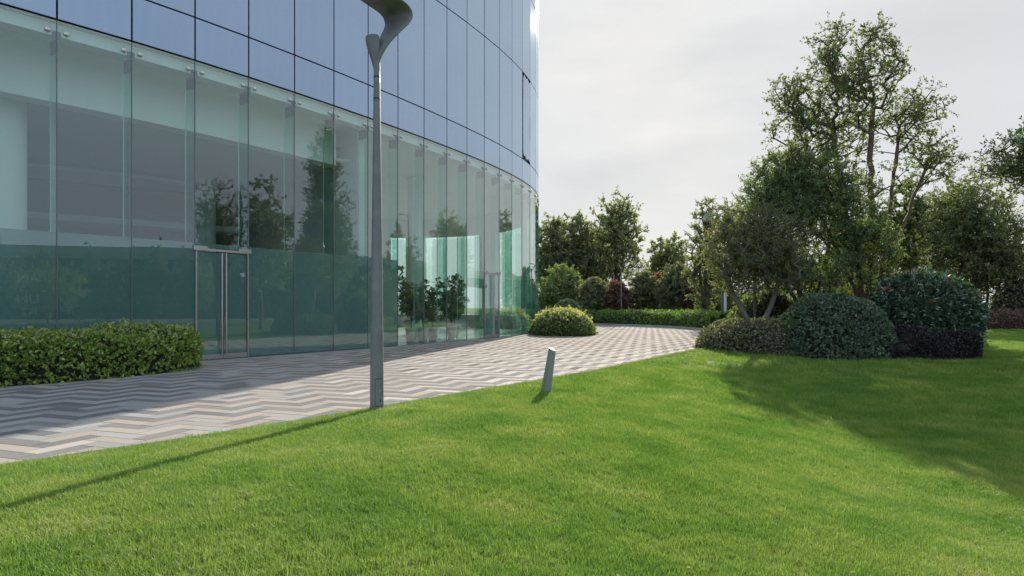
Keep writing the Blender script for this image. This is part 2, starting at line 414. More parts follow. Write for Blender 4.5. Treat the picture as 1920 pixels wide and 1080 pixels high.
M['lf_mound'] = leaf_mat('leaf_mound', [(0, (0.070, 0.130, 0.025)), (0.6, (0.130, 0.200, 0.045)), (1, (0.250, 0.300, 0.120))], trans=0.35, clump=0.3, cscale=2.5)
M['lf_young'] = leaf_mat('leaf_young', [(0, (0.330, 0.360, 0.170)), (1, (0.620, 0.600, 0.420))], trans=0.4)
M['lf_bank'] = leaf_mat('leaf_bank', [(0, (0.079, 0.176, 0.026)), (0.6, (0.131, 0.264, 0.039)), (1, (0.264, 0.421, 0.079))], trans=0.35, clump=0.4, cscale=1.5)
M['lf_pale'] = leaf_mat('leaf_pale', [(0, (0.084, 0.120, 0.054)), (0.6, (0.156, 0.198, 0.096)), (1, (0.324, 0.360, 0.192))], trans=0.3)

# ------------------------------------------------------------------ plan of the facade (fitted to the joints of the photograph)
W_PANE = 1.632
def facade_plan(i0=-9, i1=33, sub=10):
    k0, k1, k2 = -0.03259674, 0.10609960, -0.12238934
    ds = W_PANE / sub
    def kap(s):
        s = min(s, 1.3)
        return -0.035 * -1 if s < 0 else k0 + k1 * s + k2 * s * s
    pts = {0: (-10.7482, 15.4800)}
    x, y, th = -10.7482, 15.4800, 0.71871844
    for n in range(i1 * sub):
        th += kap((n + .5) / sub / 16.) * ds
        x += ds * math.sin(th); y += ds * math.cos(th)
        if (n + 1) % sub == 0: pts[(n + 1) // sub] = (x, y)
    x, y, th = -10.7482, 15.4800, 0.71871844
    for n in range(-i0 * sub):
        x -= ds * math.sin(th); y -= ds * math.cos(th); th -= 0.035 * ds
        if (n + 1) % sub == 0: pts[-(n + 1) // sub] = (x, y)
    return pts
FP = facade_plan()
FI = sorted(FP)
FA = np.array([FP[i] for i in FI])
_T = np.gradient(FA, axis=0); _T /= np.linalg.norm(_T, axis=1, keepdims=True)
FN = np.stack([_T[:, 1], -_T[:, 0]], 1)               # outward normal
def fac(i, off=0.0):
    """point on the facade line at (fractional) joint i, moved outward by off"""
    k = i - FI[0]
    a = np.array([np.interp(k, np.arange(len(FI)), FA[:, 0]), np.interp(k, np.arange(len(FI)), FA[:, 1])])
    n = np.array([np.interp(k, np.arange(len(FI)), FN[:, 0]), np.interp(k, np.arange(len(FI)), FN[:, 1])])
    n /= np.linalg.norm(n)
    return a + n * off

# ------------------------------------------------------------------ lawn edge and lawn heights
EDGE = np.array([(-22, -6), (-16, -3), (-11.3, 0), (-7.5, 3), (-5.45, 5.05), (-4.68, 5.99), (-4.26, 6.43), (-3.65, 7.1), (-2.77, 8.24), (-2.02, 9.28),
                 (-0.82, 11.06), (0.57, 12.95), (2.05, 15.15), (4.2, 18.9), (6.69, 23.0), (8.6, 26.5), (10.5, 30.5), (13.5, 34.5), (18, 38.0), (24, 40.8), (32, 42.6), (44, 44.0), (64, 45.0)])
def edge_x(y): return np.interp(y, EDGE[:, 1], EDGE[:, 0])
def edge_dist(x, y):
    x = np.asarray(x, float); y = np.asarray(y, float)
    best = np.full(x.shape, 1e9)
    for a, b in zip(EDGE[:-1], EDGE[1:]):
        d = b - a; t = np.clip(((x - a[0]) * d[0] + (y - a[1]) * d[1]) / (d @ d), 0, 1)
        best = np.minimum(best, np.hypot(x - a[0] - t * d[0], y - a[1] - t * d[1]))
    return best
def lawn_z(x, y):
    x = np.asarray(x, float); y = np.asarray(y, float)
    d = edge_dist(x, y)
    wl = 1 / (1 + np.exp((x + 0.3) / 0.9))                       # bank on the left
    g_ = 1 - np.exp(-d / 2.0)
    z = 0.03 + 0.36 * wl * g_
    dip = (0.24 + 0.52 / (1 + np.exp((y - 13.5) / 2.2))) / (1 + np.exp(-(x - 3.4) / 0.95))   # falls away to the right
    z = z - dip * g_
    z = z + 0.018 * np.sin(x * 1.3 + 0.7) * np.sin(y * 1.1) * (1 - np.exp(-d))
    return z
def lz(x, y): return float(lawn_z(np.array([x]), np.array([y]))[0])

# ground
gm = mesh_np('ground', np.array([[-900, -600, -0.9], [900, -600, -0.9], [900, 1600, -0.9], [-900, 1600, -0.9]], float), np.array([[0, 1, 2, 3]]), M['soil'])
GZ = None
tag(obj('ground', gm), 'dark planted soil under the trees reaching to the horizon', 'ground', kind='structure')

# lawn sheet
def lawn_mat():
    m, t, o = new_mat('turf')
    b = t.nodes.new('ShaderNodeBsdfPrincipled'); b.inputs['Roughness'].default_value = 0.9; b.inputs['Specular IOR Level'].default_value = 0.1
    g = t.nodes.new('ShaderNodeNewGeometry')
    n1 = t.nodes.new('ShaderNodeTexNoise'); n1.inputs['Scale'].default_value = 0.9; n1.inputs['Detail'].default_value = 6
    n2 = t.nodes.new('ShaderNodeTexNoise'); n2.inputs['Scale'].default_value = 60; n2.inputs['Detail'].default_value = 5; n2.inputs['Roughness'].default_value = 0.8
    for n in (n1, n2): t.links.new(g.outputs['Position'], n.inputs['Vector'])
    a = t.nodes.new('ShaderNodeMath'); a.operation = 'MULTIPLY_ADD'; a.inputs[1].default_value = 0.6
    h = t.nodes.new('ShaderNodeMath'); h.operation = 'MULTIPLY'; h.inputs[1].default_value = 0.4
    t.links.new(n2.outputs['Fac'], h.inputs[0]); t.links.new(n1.outputs['Fac'], a.inputs[0]); t.links.new(h.outputs['Value'], a.inputs[2])
    r = ramp(t, [(0.3, (0.045, 0.085, 0.012)), (0.55, (0.08, 0.125, 0.02)), (0.75, (0.15, 0.17, 0.04))], a.outputs['Value'])
    t.links.new(r.outputs['Color'], b.inputs['Base Color'])
    t.links.new(b.outputs['BSDF'], o.inputs['Surface'])
    return m
M['turf'] = lawn_mat()
ys = np.concatenate([np.arange(-6, 2, 0.8), np.arange(2, 12, 0.2), np.arange(12, 45.01, 0.4)])
tt = np.concatenate([np.linspace(0, 1, 13)[:-1] ** 2 * 3.0, np.linspace(3, 22, 50), np.linspace(24, 60, 12)])
LX = edge_x(ys)[:, None] + tt[None] * np.clip((62 - edge_x(ys)[:, None]) / 62, 0.05, 1.0)
LY = np.repeat(ys[:, None], len(tt), 1)
LZ = lawn_z(LX, LY)
LZ[:, 0] = 0.022
lv = np.stack([LX, LY, LZ], -1).reshape(-1, 3)
i = np.arange(len(ys) - 1)[:, None] * len(tt); j = np.arange(len(tt) - 1)[None]
lf = np.stack([i + j, i + j + 1, i + j + 1 + len(tt), i + j + len(tt)], -1).reshape(-1, 4)
lawn = obj('lawn', mesh_np('lawn', lv, lf, M['turf'], smooth=True))
tag(lawn, 'gently mounded mown lawn sloping away from the paving', 'lawn', kind='structure')

# ------------------------------------------------------------------ paving
KERB = np.array([(-2.0, 55.5), (2.5, 54.8), (6.5, 53.2), (9.0, 51.0), (10.6, 48.0), (11.5, 44.0), (12.0, 40.8), (13.0, 39.3), (14.6, 39.6), (17, 41.5), (22, 45), (30, 48.5), (44, 51)])
HEDGE_F = [(-7, 2.75), (-4, 3.0), (-2, 3.1), (-1, 3.15), (0, 3.1), (0.6, 2.9), (1.0, 2.55), (1.38, 1.95), (1.58, 1.2), (1.64, 0.25)]   # front of the bed of the clipped hedge: joint, offset
HEDGE_P = np.array([fac(a, b) for a, b in HEDGE_F])
pv_r = [(x_ + 0.3, y_) for x_, y_ in EDGE[2:]]
pv = np.array(pv_r + [(64, 54), (44, 52.5), (30, 50), (22, 46.5), (17, 43), (14.6, 41.0), (13.2, 41.5), (12.6, 46), (11.5, 49.5), (9.5, 52.5), (6.5, 54.7), (2.5, 56.5), (-2, 57.5), (-34, 58), (-34, 0)])
paving = obj('paving', mesh_np('paving', np.c_[pv, np.full(len(pv), -0.035)], np.arange(len(pv))[None], M['joint']))
tag(paving, 'herringbone granite paving along the glass building', 'paving', kind='structure')

def facade_side(x, y):
    """distance outside the facade line (positive outside)"""
    d2 = (FA[:, 0] - x) ** 2 + (FA[:, 1] - y) ** 2
    k = int(np.argmin(d2))
    return (x - FA[k, 0]) * FN[k, 0] + (y - FA[k, 1]) * FN[k, 1]

PW, PL = 0.225, 0.675
ang = math.radians(-20.0)
D1 = np.array([math.cos(ang), math.sin(ang)]); D2 = np.array([math.sin(ang), -math.cos(ang)])   # mirrored: zigzags run across the path
g = 0.004
def stone_mesh(nm, mat):
    v, f = box_vf(g, PL - g, g, PW - g, -0.03, 0.0)
    b = 0.004
    top = np.array([[g + b, g + b, 0.0], [PL - g - b, g + b, 0.0], [PL - g - b, PW - g - b, 0.0], [g + b, PW - g - b, 0.0]])
    v[4:, 2] = -b
    v = np.concatenate([v, top])
    f = np.array([[4, 5, 9, 8], [5, 6, 10, 9], [6, 7, 11, 10], [7, 4, 8, 11], [8, 9, 10, 11], [0, 1, 5, 4], [1, 2, 6, 5], [2, 3, 7, 6], [3, 0, 4, 7]])
    return v, f, mesh_np(nm, v, f, mat)
SM = ['beige', 'white', 'grey', 'brown', 'dark', 'light']
stone_data = {k: stone_mesh('paving_stone', M[k]) for k in SM}
SV, SF = stone_data['grey'][0], stone_data['grey'][1]
rs = np.random.default_rng(3)
cand = []
org = np.array([0.0, 20.0])
# herringbone: planks along D1 at (k,k)*W + m*(L,-L); planks along D2 next to them
for m_ in range(-70, 71):
    for k_ in range(-230, 231):
        for typ in (0, 1):
            u = k_ * PW + m_ * PL; v = k_ * PW - m_ * PL
            if typ == 0: cu, cv = u + PL / 2, v + PW / 2
            else: u2, v2 = u + PL, v + PW - PL; cu, cv = u2 + PW / 2, v2 + PL / 2
            c = org + cu * D1 + cv * D2
            if c[1] < 1.5 or c[1] > 56 or c[0] > 26 or c[0] < -14: continue
            cand.append((m_, k_, typ, c[0], c[1], u if typ == 0 else u2, v if typ == 0 else v2))
cand = np.array(cand)
cx, cy_ = cand[:, 3], cand[:, 4]
ok = cx < edge_x(cy_) + 0.25
kx = np.interp(cx, KERB[:, 0], KERB[:, 1])
ok &= (cy_ < np.where(cx < 12.0, np.interp(cx, KERB[:7, 0], KERB[:7, 1]), np.interp(cx, KERB[6:, 0], KERB[6:, 1])) - 0.2)
d2 = (FA[None, :, 0] - cx[:, None]) ** 2 + (FA[None, :, 1] - cy_[:, None]) ** 2
kk = np.argmin(d2, 1)
fs = (cx - FA[kk, 0]) * FN[kk, 0] + (cy_ - FA[kk, 1]) * FN[kk, 1]
ok &= fs > 0.30
cand = cand[ok]; cx = cx[ok]; cy_ = cy_[ok]; fs = fs[ok]
# in view only (with a margin to the sides)
pxx = 960 + F_PX * cx / np.maximum(cy_, 0.5)
vis = (pxx > -500) & (pxx < 2050)
cand = cand[vis]; cx = cx[vis]; cy_ = cy_[vis]; pxx = pxx[vis]; fs = fs[vis]
def pick(m_, k_, x, y, r):
    par = int(k_) % 2
    right = 1 / (1 + math.exp(-(x + 0.35 * (y - 12) + 0.6) / 1.1))      # paler stones on the right, the low sun's glance put into their colour
    dk = 1 / (1 + math.exp((x + 4.9 + 0.10 * (y - 9)) / 0.45)) * (1 / (1 + math.exp((y - 14.5) / 1.2)))    # grey two-tone field by the hedge
    if r[0] < dk and y > 7.6 + 0.9 * (x + 5.5):
        if par: return 'light' if r[1] < 0.88 else 'grey'
        return 'dark' if r[1] < 0.86 else 'grey'
    if x + 0.12 * (y - 8) < -3.0 and r[0] > right:
        if par: return 'beige' if r[1] < 0.9 else 'light'
        return 'grey' if r[1] < 0.55 else ('light' if r[1] < 0.96 else 'dark')
    if par: return 'white' if r[0] < right else 'beige'
    return 'brown' if r[1] < 0.9 / (1 + math.exp(-(y - 21) / 2.5)) else 'grey'
kinds = [pick(c[0], c[1], c[3], c[4], rs.random(2)) for c in cand]
inview = (pxx > -10) & (pxx < 1400) & (575.4 + F_PX * 1.5 / cy_ < 900)
order = np.argsort(np.where(inview, cy_, 1e6))
single = set(order[:300].tolist())
rest = MB()
D1_3 = np.array([*D1, 0]); D2_3 = np.array([*D2, 0])
tilt = rs.normal(0, 0.0012, (len(cand), 3))
restv = []; restf = []; restm = []; nn = 0
for q in range(len(cand)):
    typ = cand[q, 2]; o2 = org + cand[q, 5] * D1 + cand[q, 6] * D2
    dz = float(tilt[q, 0])
    if q in single:
        s = bpy.data.objects.new('paving_stone', stone_data[kinds[q]][2])
        if typ == 0: o3 = o2 + D2 * PW; s.location = (o3[0], o3[1], dz); s.rotation_euler = (0, 0, ang)
        else: s.location = (o2[0], o2[1], dz); s.rotation_euler = (0, 0, ang - math.pi / 2)
        s.parent = paving; COL.objects.link(s)
    else:
        if typ == 0: a, b, o3 = D1, -D2, o2 + D2 * PW
        else: a, b, o3 = D2, D1, o2
        vv = np.empty_like(SV); vv[:, :2] = o3 + SV[:, :1] * a + SV[:, 1:2] * b; vv[:, 2] = SV[:, 2] + dz
        restv.append(vv); restf.append(SF + nn); restm.append(np.full(len(SF), SM.index(kinds[q]))); nn += len(SV)
ro = obj('paving_stones', mesh_np('paving_stones', np.concatenate(restv), np.concatenate(restf), [M[k] for k in SM], np.concatenate(restm)), paving)
ro['kind'] = 'stuff'

def resample(P, step):
    P = np.asarray(P, float); s = np.concatenate([[0], np.cumsum(np.linalg.norm(np.diff(P, axis=0), axis=1))])
    n = max(2, int(s[-1] / step) + 1); t = np.linspace(0, s[-1], n)
    return np.stack([np.interp(t, s, P[:, k]) for k in range(P.shape[1])], 1)
def smooth_poly(P, it=2):
    P = np.asarray(P, float)
    for _ in range(it):
        Q = np.empty((2 * len(P), P.shape[1])); Q[0::2][:-1] = P[:-1] * .75 + P[1:] * .25; Q[1::2][:-1] = P[:-1] * .25 + P[1:] * .75
        P = np.concatenate([P[:1], Q[:-2], P[-1:]])
    return P
def strip_stones(parent, name, P, step, w0, w1, z0, z1, mat, gap=0.006):
    """row of stones along a line; w0/w1 offsets to the right of the direction of travel"""
    P = resample(P, step)
    T = np.gradient(P, axis=0); T /= np.linalg.norm(T, axis=1, keepdims=True); N = np.stack([T[:, 1], -T[:, 0]], 1)
    for a in range(len(P) - 1):
        g2 = T[a] * gap * .5
        q = [P[a] + N[a] * w0 + g2, P[a] + N[a] * w1 + g2, P[a + 1] + N[a + 1] * w1 - g2, P[a + 1] + N[a + 1] * w0 - g2]
        v = np.array([[*p, z0] for p in q] + [[*p, z1] for p in q])
        obj(name, mesh_np(name, v, BOXF, mat), parent)

edging = empty('lawn_edging', (0, 0, 0)); tag(edging, 'narrow grey granite edging between lawn and paving', 'edging', kind='structure')
strip_stones(edging, 'edging_stone', smooth_poly(EDGE[4:21], 2), 0.9, -0.27, 0.02, -0.03, 0.016, M['edge'])
bedge = empty('bed_edging', (0, 0, 0)); tag(bedge, 'pale grey stone band bordering the clipped hedge', 'edging', kind='structure')
strip_stones(bedge, 'edging_stone', smooth_poly(HEDGE_P, 2), 0.8, -0.05, 0.22, -0.03, 0.012, M['light'])
fedge = empty('facade_edging', (0, 0, 0)); tag(fedge, 'pale grey stone band along the foot of the glass wall', 'edging', kind='structure')
strip_stones(fedge, 'edging_stone', np.array([fac(t, 0.03) for t in np.arange(1.75, 18, 0.5)]), 0.9, 0.0, 0.5, -0.03, 0.010, M['light'])
kerb = empty('kerb', (0, 0, 0)); tag(kerb, 'pale granite kerb in front of the far clipped bank', 'kerb', kind='structure')
strip_stones(kerb, 'kerb_stone', smooth_poly(KERB, 2), 1.0, -0.18, 0.0, -0.03, 0.16, M['kerb'], 0.012)
strip_stones(kerb, 'gutter_stone', smooth_poly(KERB, 2), 1.0, 0.01, 0.9, -0.03, 0.010, M['kerb'], 0.012)
# ------------------------------------------------------------------ the glass building
bld = empty('glass_building', (0, 0, 0))
tag(bld, 'curved glass building with green glass ground floor and blue glass storeys above', 'building')
Z1, Z2, Z3, Z4, Z5 = 8.295, 9.47, 14.18, 18.88, 23.6
I0, I1 = -8, 32

def ring_mesh(name, off_in, off_out, z0, z1, ia, ib, mat, step=0.5):
    t = np.arange(ia, ib + 1e-6, step)
    A = np.array([fac(q, off_in) for q in t]); B = np.array([fac(q, off_out) for q in t]); n = len(t)
    V = np.concatenate([np.c_[A, np.full(n, z0)], np.c_[B, np.full(n, z0)], np.c_[B, np.full(n, z1)], np.c_[A, np.full(n, z1)]])
    i = np.arange(n - 1)
    Fq = [np.stack([a * n + i, a * n + i + 1, b * n + i + 1, b * n + i], 1) for a, b in ((0, 1), (1, 2), (2, 3), (3, 0))]
    Fq.append(np.array([[0, n, 2 * n, 3 * n], [n - 1, 4 * n - 1, 3 * n - 1, 2 * n - 1]]))
    return mesh_np(name, V, np.concatenate(Fq), mat)

def plate_mesh(name, P, z0, z1, mat):
    P = np.asarray(P); n = len(P)
    V = np.concatenate([np.c_[P, np.full(n, z0)], np.c_[P, np.full(n, z1)]])
    i = np.arange(n); j = (i + 1) % n
    return mesh_np(name, V, [np.stack([i, j, j + n, i + n], 1), np.arange(n, 2 * n)[None], np.arange(n)[::-1][None]], mat)

foot = [fac(t, -0.12) for t in np.arange(I0, I1 + .01, 0.5)] + [np.array([-40, 50.0]), np.array([-40, 8.0])]
obj('lobby_floor', plate_mesh('lobby_floor', foot, -0.02, 0.015, M['tile']), bld)
obj('floor_slab', plate_mesh('floor_slab', foot, Z1 - 0.02, Z1 + 0.3, M['plaster']), bld)
obj('roof', plate_mesh('roof', foot, Z5 - 0.2, Z5 + 0.1, M['conc']), bld)
obj('slab_edge', ring_mesh('slab_edge', -0.6, -0.22, Z1 - 0.33, Z1 - 0.025, I0, I1, M['plaster']), bld)
obj('frame_wall', ring_mesh('frame_wall', -0.30, -0.10, Z1 + 0.01, Z5, I0, I1, M['darkmetal']), bld)

def quad_wall(name, a, b, th, z0, z1, mat):
    a = np.array(a, float); b = np.array(b, float); t = (b - a) / np.linalg.norm(b - a); n = np.array([t[1], -t[0]]) * th
    q = [a, b, b + n, a + n]
    v = np.array([[*p, z0] for p in q] + [[*p, z1] for p in q])
    return obj(name, mesh_np(name, v, BOXF, mat), bld)
quad_wall('rear_wall', (-40, 49.5), (-15.5, 49.5), 0.3, 0, Z5, M['conc'])
quad_wall('side_wall', (-39.5, 50), (-39.5, 8), 0.3, 0, Z5, M['conc'])
quad_wall('side_wall', (-40, 8.6), tuple(fac(I0, -0.3)), 0.3, 0, Z5, M['conc'])

# lobby: white bulkhead behind the glass, ceiling beyond it, walls, columns
obj('bulkhead', ring_mesh('bulkhead', -2.15, -1.6, 6.75, Z1 - 0.025, I0 + 1, 6.2, M['plaster'], 0.25), bld)
lob = [fac(t, -2.1) for t in np.arange(I0, 6.2, 0.5)] + [np.array([-5.6, 25.0]), np.array([-15.5, 33.5]), np.array([-39, 33.0]), np.array([-39, 12.0])]
obj('ceiling', plate_mesh('ceiling', lob, 7.0, 7.1, M['ceil']), bld)
quad_wall('partition', tuple(fac(6.35, -1.0)), (-15.0, 34.0), 0.25, 0.015, Z1 - 0.03, M['plaster'])
quad_wall('partition', (-14.6, 33.8), (-24.5, 25.5), 0.25, 0.015, 7.0, M['wallgrey'])
quad_wall('partition', (-24.2, 25.8), (-30.0, 14.0), 0.25, 0.015, 7.0, M['wallgrey'])
el = np.linspace(0, 2 * np.pi, 40, endpoint=False)
obj('ceiling_panel', plate_mesh('ceiling_panel', np.c_[-17.2 + 5.2 * np.cos(el) * 0.8 + 2.0 * np.sin(el), 26.6 + 3.0 * np.sin(el) + 2.2 * np.cos(el)], 6.72, 6.86, M['plaster']), bld)
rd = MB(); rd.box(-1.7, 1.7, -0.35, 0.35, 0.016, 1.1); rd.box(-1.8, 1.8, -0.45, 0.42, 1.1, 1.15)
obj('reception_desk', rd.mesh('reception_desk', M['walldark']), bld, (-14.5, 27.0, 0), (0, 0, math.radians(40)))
# dark sheet in place of an unlit doorway opening, and dark wall panel
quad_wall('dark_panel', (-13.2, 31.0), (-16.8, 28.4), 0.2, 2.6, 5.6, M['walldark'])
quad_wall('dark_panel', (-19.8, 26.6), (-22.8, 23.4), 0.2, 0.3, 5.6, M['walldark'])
# upper gallery edge seen through the glass
obj('gallery', plate_mesh('gallery', [np.array(p) for p in ((-12.2, 30.4), (-21.0, 22.8), (-23.4, 24.8), (-14.6, 32.6))], 4.9, 5.15, M['ceil']), bld)
for (p, i_, r_) in (((-13.62, 17.1), 0, 0.78), (fac(-5.2, -2.9), 0, 0.62), (fac(6.0, -9.5), 0, 0.45), (fac(12.2, -5.0), 12, 0.38)):
    v, f = lathe_vf([(r_, 0.015), (r_, 7.0 if i_ < 6 else Z1 - 0.03)], 40)
    obj('column', mesh_np('column', v, f, M['plaster'], smooth=True), bld, (p[0], p[1], 0))
# far side: wall with tall openings through which daylight comes
for (a, b) in ((17.2, 18.6), (22.3, 23.7), (26.9, 27.9), (28.7, 31.9)):
    obj('rear_lobby_wall', ring_mesh('rear_lobby_wall', -1.0, -0.7, 0.015, Z1 - 0.03, a, b, M['plaster'], 0.25), bld)
obj('rear_lintel', ring_mesh('rear_lintel', -1.02, -0.68, 6.9, Z1 - 0.035, 18.0, 31.9, M['plaster'], 0.25), bld)
obj('rear_parapet', ring_mesh('rear_parapet', -1.02, -0.68, 0.016, 0.9, 20.0, 31.9, M['plaster'], 0.25), bld)
quad_wall('partition', (-15.2, 34.0), (-15.2, 49.2), 0.25, 0.015, Z1 - 0.03, M['wallgrey'])

# ground floor panes
GW = W_PANE - 0.014
def pane_mesh(nm, z0, z1, mat, w=GW, th=0.024, y0=0.0):
    return box_mesh(nm, ((W_PANE - w) / 2, (W_PANE + w) / 2, y0, y0 + th, z0, z1), mat)
pane_full = pane_mesh('glass_pane', 0.03, Z1 - 0.03, M['glass'])
pane_over = pane_mesh('glass_pane', 3.14, Z1 - 0.03, M['glass'])
film_full = pane_mesh('frosted_film', 0.05, 3.27, M['film'], GW - 0.01, 0.004, 0.03)
film_over = pane_mesh('frosted_film', 3.15, 3.27, M['film'], GW - 0.01, 0.004, 0.03)
fin_me = MB(); fin_me.box(-0.010, 0.010, 0.045, 0.50, 0.02, 7.75, mi=0); fin_me.box(-0.011, 0.011, 0.50, 0.515, 0.02, 7.75, mi=1)
fin_me = fin_me.mesh('glass_fin', [M['fin'], M['finedge']])
clip_me = MB(); clip_me.box(-0.03, 0.03, 0.05, 0.42, 7.55, 7.86); clip_me.box(-0.09, 0.09, 0.035, 0.07, 7.8, 8.02); clip_me = clip_me.mesh('fin_clip', M['clip'])
seal_me = box_mesh('joint_seal', (-0.009, 0.009, -0.004, 0.030, 0.02, Z1 - 0.03), M['seal'])
bv, bf = lathe_vf([(0.001, 0.0), (0.045, 0.0), (0.062, 0.012), (0.066, 0.03), (0.05, 0.042), (0.001, 0.046)], 14)
bolt_me = mesh_np('bolt', np.c_[bv[:, 0], -bv[:, 2], bv[:, 1]], bf, M['steel'], smooth=True)

def head(i_):
    a, b = fac(i_), fac(i_ + 1); return a, math.atan2(b[1] - a[1], b[0] - a[0])
DOORS = (2, 11)
for i_ in range(I0, I1):
    a, th = head(i_)
    door = i_ in DOORS
    p = obj('glass_pane', pane_over if door else pane_full, bld, (a[0], a[1], 0), (0, 0, th))
    if i_ < 19:
        for bx in (0.19, W_PANE - 0.19): obj('bolt', bolt_me, p, (bx, -0.001, Z1 - 0.30))
    if -7 < i_ < 7: obj('frosted_film', film_over if door else film_full, p)
    obj('joint_seal', seal_me, bld, (a[0], a[1], 0), (0, 0, th))
    fn = obj('glass_fin', fin_me, bld, (a[0], a[1], 0), (0, 0, th - 0.012))
    obj('fin_clip', clip_me, fn)

# glass doors with steel rails and long pull handles
def door_set(i_):
    a, th = head(i_)
    frame = MB(); frame.box(0.02, W_PANE - 0.02, -0.03, 0.05, 3.06, 3.13)
    frame.box(-0.06, 0.34, -0.045, 0.06, 3.07, 3.19); frame.box(W_PANE - 0.34, W_PANE + 0.06, -0.045, 0.06, 3.07, 3.19)
    frame.box(0.01, 0.05, -0.02, 0.045, 0.02, 3.06); frame.box(W_PANE - 0.05, W_PANE - 0.01, -0.02, 0.045, 0.02, 3.06)
    obj('door_frame', frame.mesh('door_frame', M['steel']), bld, (a[0], a[1], 0), (0, 0, th))
    for s in (0, 1):
        x0, x1 = (0.06, W_PANE / 2 - 0.006) if s == 0 else (W_PANE / 2 + 0.006, W_PANE - 0.06)
        d = MB(); d.box(x0, x1, 0.0, 0.02, 0.17, 3.05)
        dl = obj('door', d.mesh('door', M['glass']), bld, (a[0], a[1], 0), (0, 0, th))
        obj('frosted_film', box_mesh('frosted_film', (x0 + .01, x1 - .01, 0.025, 0.029, 0.18, 3.04), M['film']), dl)
        r = MB(); r.box(x0, x1, -0.012, 0.036, 0.03, 0.168); obj('bottom_rail', r.mesh('bottom_rail', M['steel']), dl)
        hx = W_PANE / 2 + (-0.065 if s == 0 else 0.065)
        v, q, t = tube_vf([(hx, -0.075, 0.12), (hx, -0.075, 3.03)], [0.021, 0.021], 12)
        h = MB(); h.add(v, q); h.add(v, t)
        for zz in (0.75, 2.4):
            v, q, t = tube_vf([(hx, -0.075, zz), (hx, 0.0, zz)], [0.014, 0.014], 8); h.add(v, q)
        obj('handle', h.mesh('handle', M['steel'], True), dl)
for d_ in DOORS: door_set(d_)

# upper panes
rows = ((Z1, Z2), (Z2, Z3), (Z3, Z4), (Z4, Z5))
gap = 0.045
row_me = [pane_mesh('blue_pane', z0 + gap / 2, z1 - gap / 2, M['blue'], W_PANE - gap, 0.03, 0.0) for z0, z1 in rows]
for i_ in range(I0, I1):
    a, th = head(i_)
    for r_ in range(4):
        if i_ == 14 and r_ == 1: continue
        jt = random.uniform(-0.0022, 0.0022)
        o = obj('blue_pane', row_me[r_], bld, (a[0], a[1], 0), (0, 0, th + jt))
# loose, broken pane
a, th = head(14)
z0, z1 = Z2, Z3
outl = [(0.10, z0 + .42), (0.22, z0 + .20), (0.45, z0 + .24), (0.62, z0 + .10), (1.02, z0 + .16), (1.30, z0 + .06), (1.38, z0 + .5), (1.26, z0 + 1.3), (1.24, z0 + 2.2), (1.40, z0 + 3.2), (1.42, z0 + 4.2),
        (1.36, z1 - .22), (1.1, z1 - .30), (0.82, z1 - .12), (0.6, z1 - .25), (0.3, z1 - .10), (0.12, z1 - .30), (0.07, z0 + 2.5)]
n = len(outl)
V = np.array([[x, -0.02 - 0.05 * (x / 1.5), z] for x, z in outl] + [[x, 0.01 - 0.05 * (x / 1.5), z] for x, z in outl])
i = np.arange(n); j = (i + 1) % n
bm_ = mesh_np('blue_pane', V, [np.stack([i, j, j + n, i + n], 1), np.arange(n)[None], np.arange(n, 2 * n)[::-1][None]], M['blue'])
o = obj('blue_pane', bm_, bld, (a[0], a[1], 0), (0, 0, th - 0.02))
o['label'] = 'broken pane with jagged dark edges, loose in its frame'

# faint mirrored lettering on the film of the leftmost pane
fp = [o for o in bld.children if o.name.startswith('glass_pane')][-I0 - 1]
dg_letters = []
for txt, zz, sz in (('OR', 2.72, 0.16), ('AG', 2.42, 0.16), ('AN', 2.06, 0.30), ('UN', 1.58, 0.30), ('FO', 1.30, 0.24)):
    cu = bpy.data.curves.new('lettering', 'FONT'); cu.body = txt; cu.size = sz; cu.extrude = 0.0008
    tmp = bpy.data.objects.new('lettering', cu); COL.objects.link(tmp)
    bpy.context.view_layer.update()
    me_ = bpy.data.meshes.new_from_object(tmp.evaluated_get(bpy.context.evaluated_depsgraph_get()))
    bpy.data.objects.remove(tmp); me_.materials.clear(); me_.materials.append(M['letter'])
    obj('lettering', me_, fp, (W_PANE - 0.55 + sz * 0.7, 0.0265, zz), (math.pi / 2, 0, math.pi))
# ------------------------------------------------------------------ vegetation builders
def unit(v): return v / (np.linalg.norm(v, axis=-1, keepdims=True) + 1e-9)

def leaf_geo(P, D, L, Wd, rng, up=0.35):
    """rhombic leaves: base P, direction D (unit), lengths L, half width ratio Wd"""
    n = len(P)
    r = unit(rng.normal(size=(n, 3)) + np.array([0, 0, up]))
    S = unit(np.cross(D, r)); Nn = np.cross(S, D)
    L = L[:, None]
    mid = P + D * L * 0.45 + Nn * L * 0.06
    V = np.stack([P, mid + S * L * Wd, P + D * L - Nn * L * 0.08, mid - S * L * Wd], 1).reshape(-1, 3)
    return V

def sprigs(P, D, per, L, rng, spread=0.75):
    """turn single shoots into rosettes of several leaves"""
    n = len(P); a = rng.uniform(0, 6.283, (n, 1)) + np.arange(per)[None] * (6.283 / per) + rng.normal(0, .35, (n, per))
    ref = np.where(np.abs(D[:, 2:3]) < 0.9, np.array([[0, 0, 1.0]]), np.array([[1.0, 0, 0]]))
    U = unit(np.cross(ref, D)); W_ = np.cross(D, U)
    sp = spread * rng.uniform(0.4, 1.4, (n, per, 1))
    Dn = unit(D[:, None] + sp * (np.cos(a)[..., None] * U[:, None] + np.sin(a)[..., None] * W_[:, None]))
    Pn = P[:, None] + D[:, None] * (L[:, None, None] * rng.uniform(-.5, .35, (n, per, 1)))
    return Pn.reshape(-1, 3), Dn.reshape(-1, 3), (L[:, None] * rng.uniform(.65, 1.15, (n, per))).ravel()

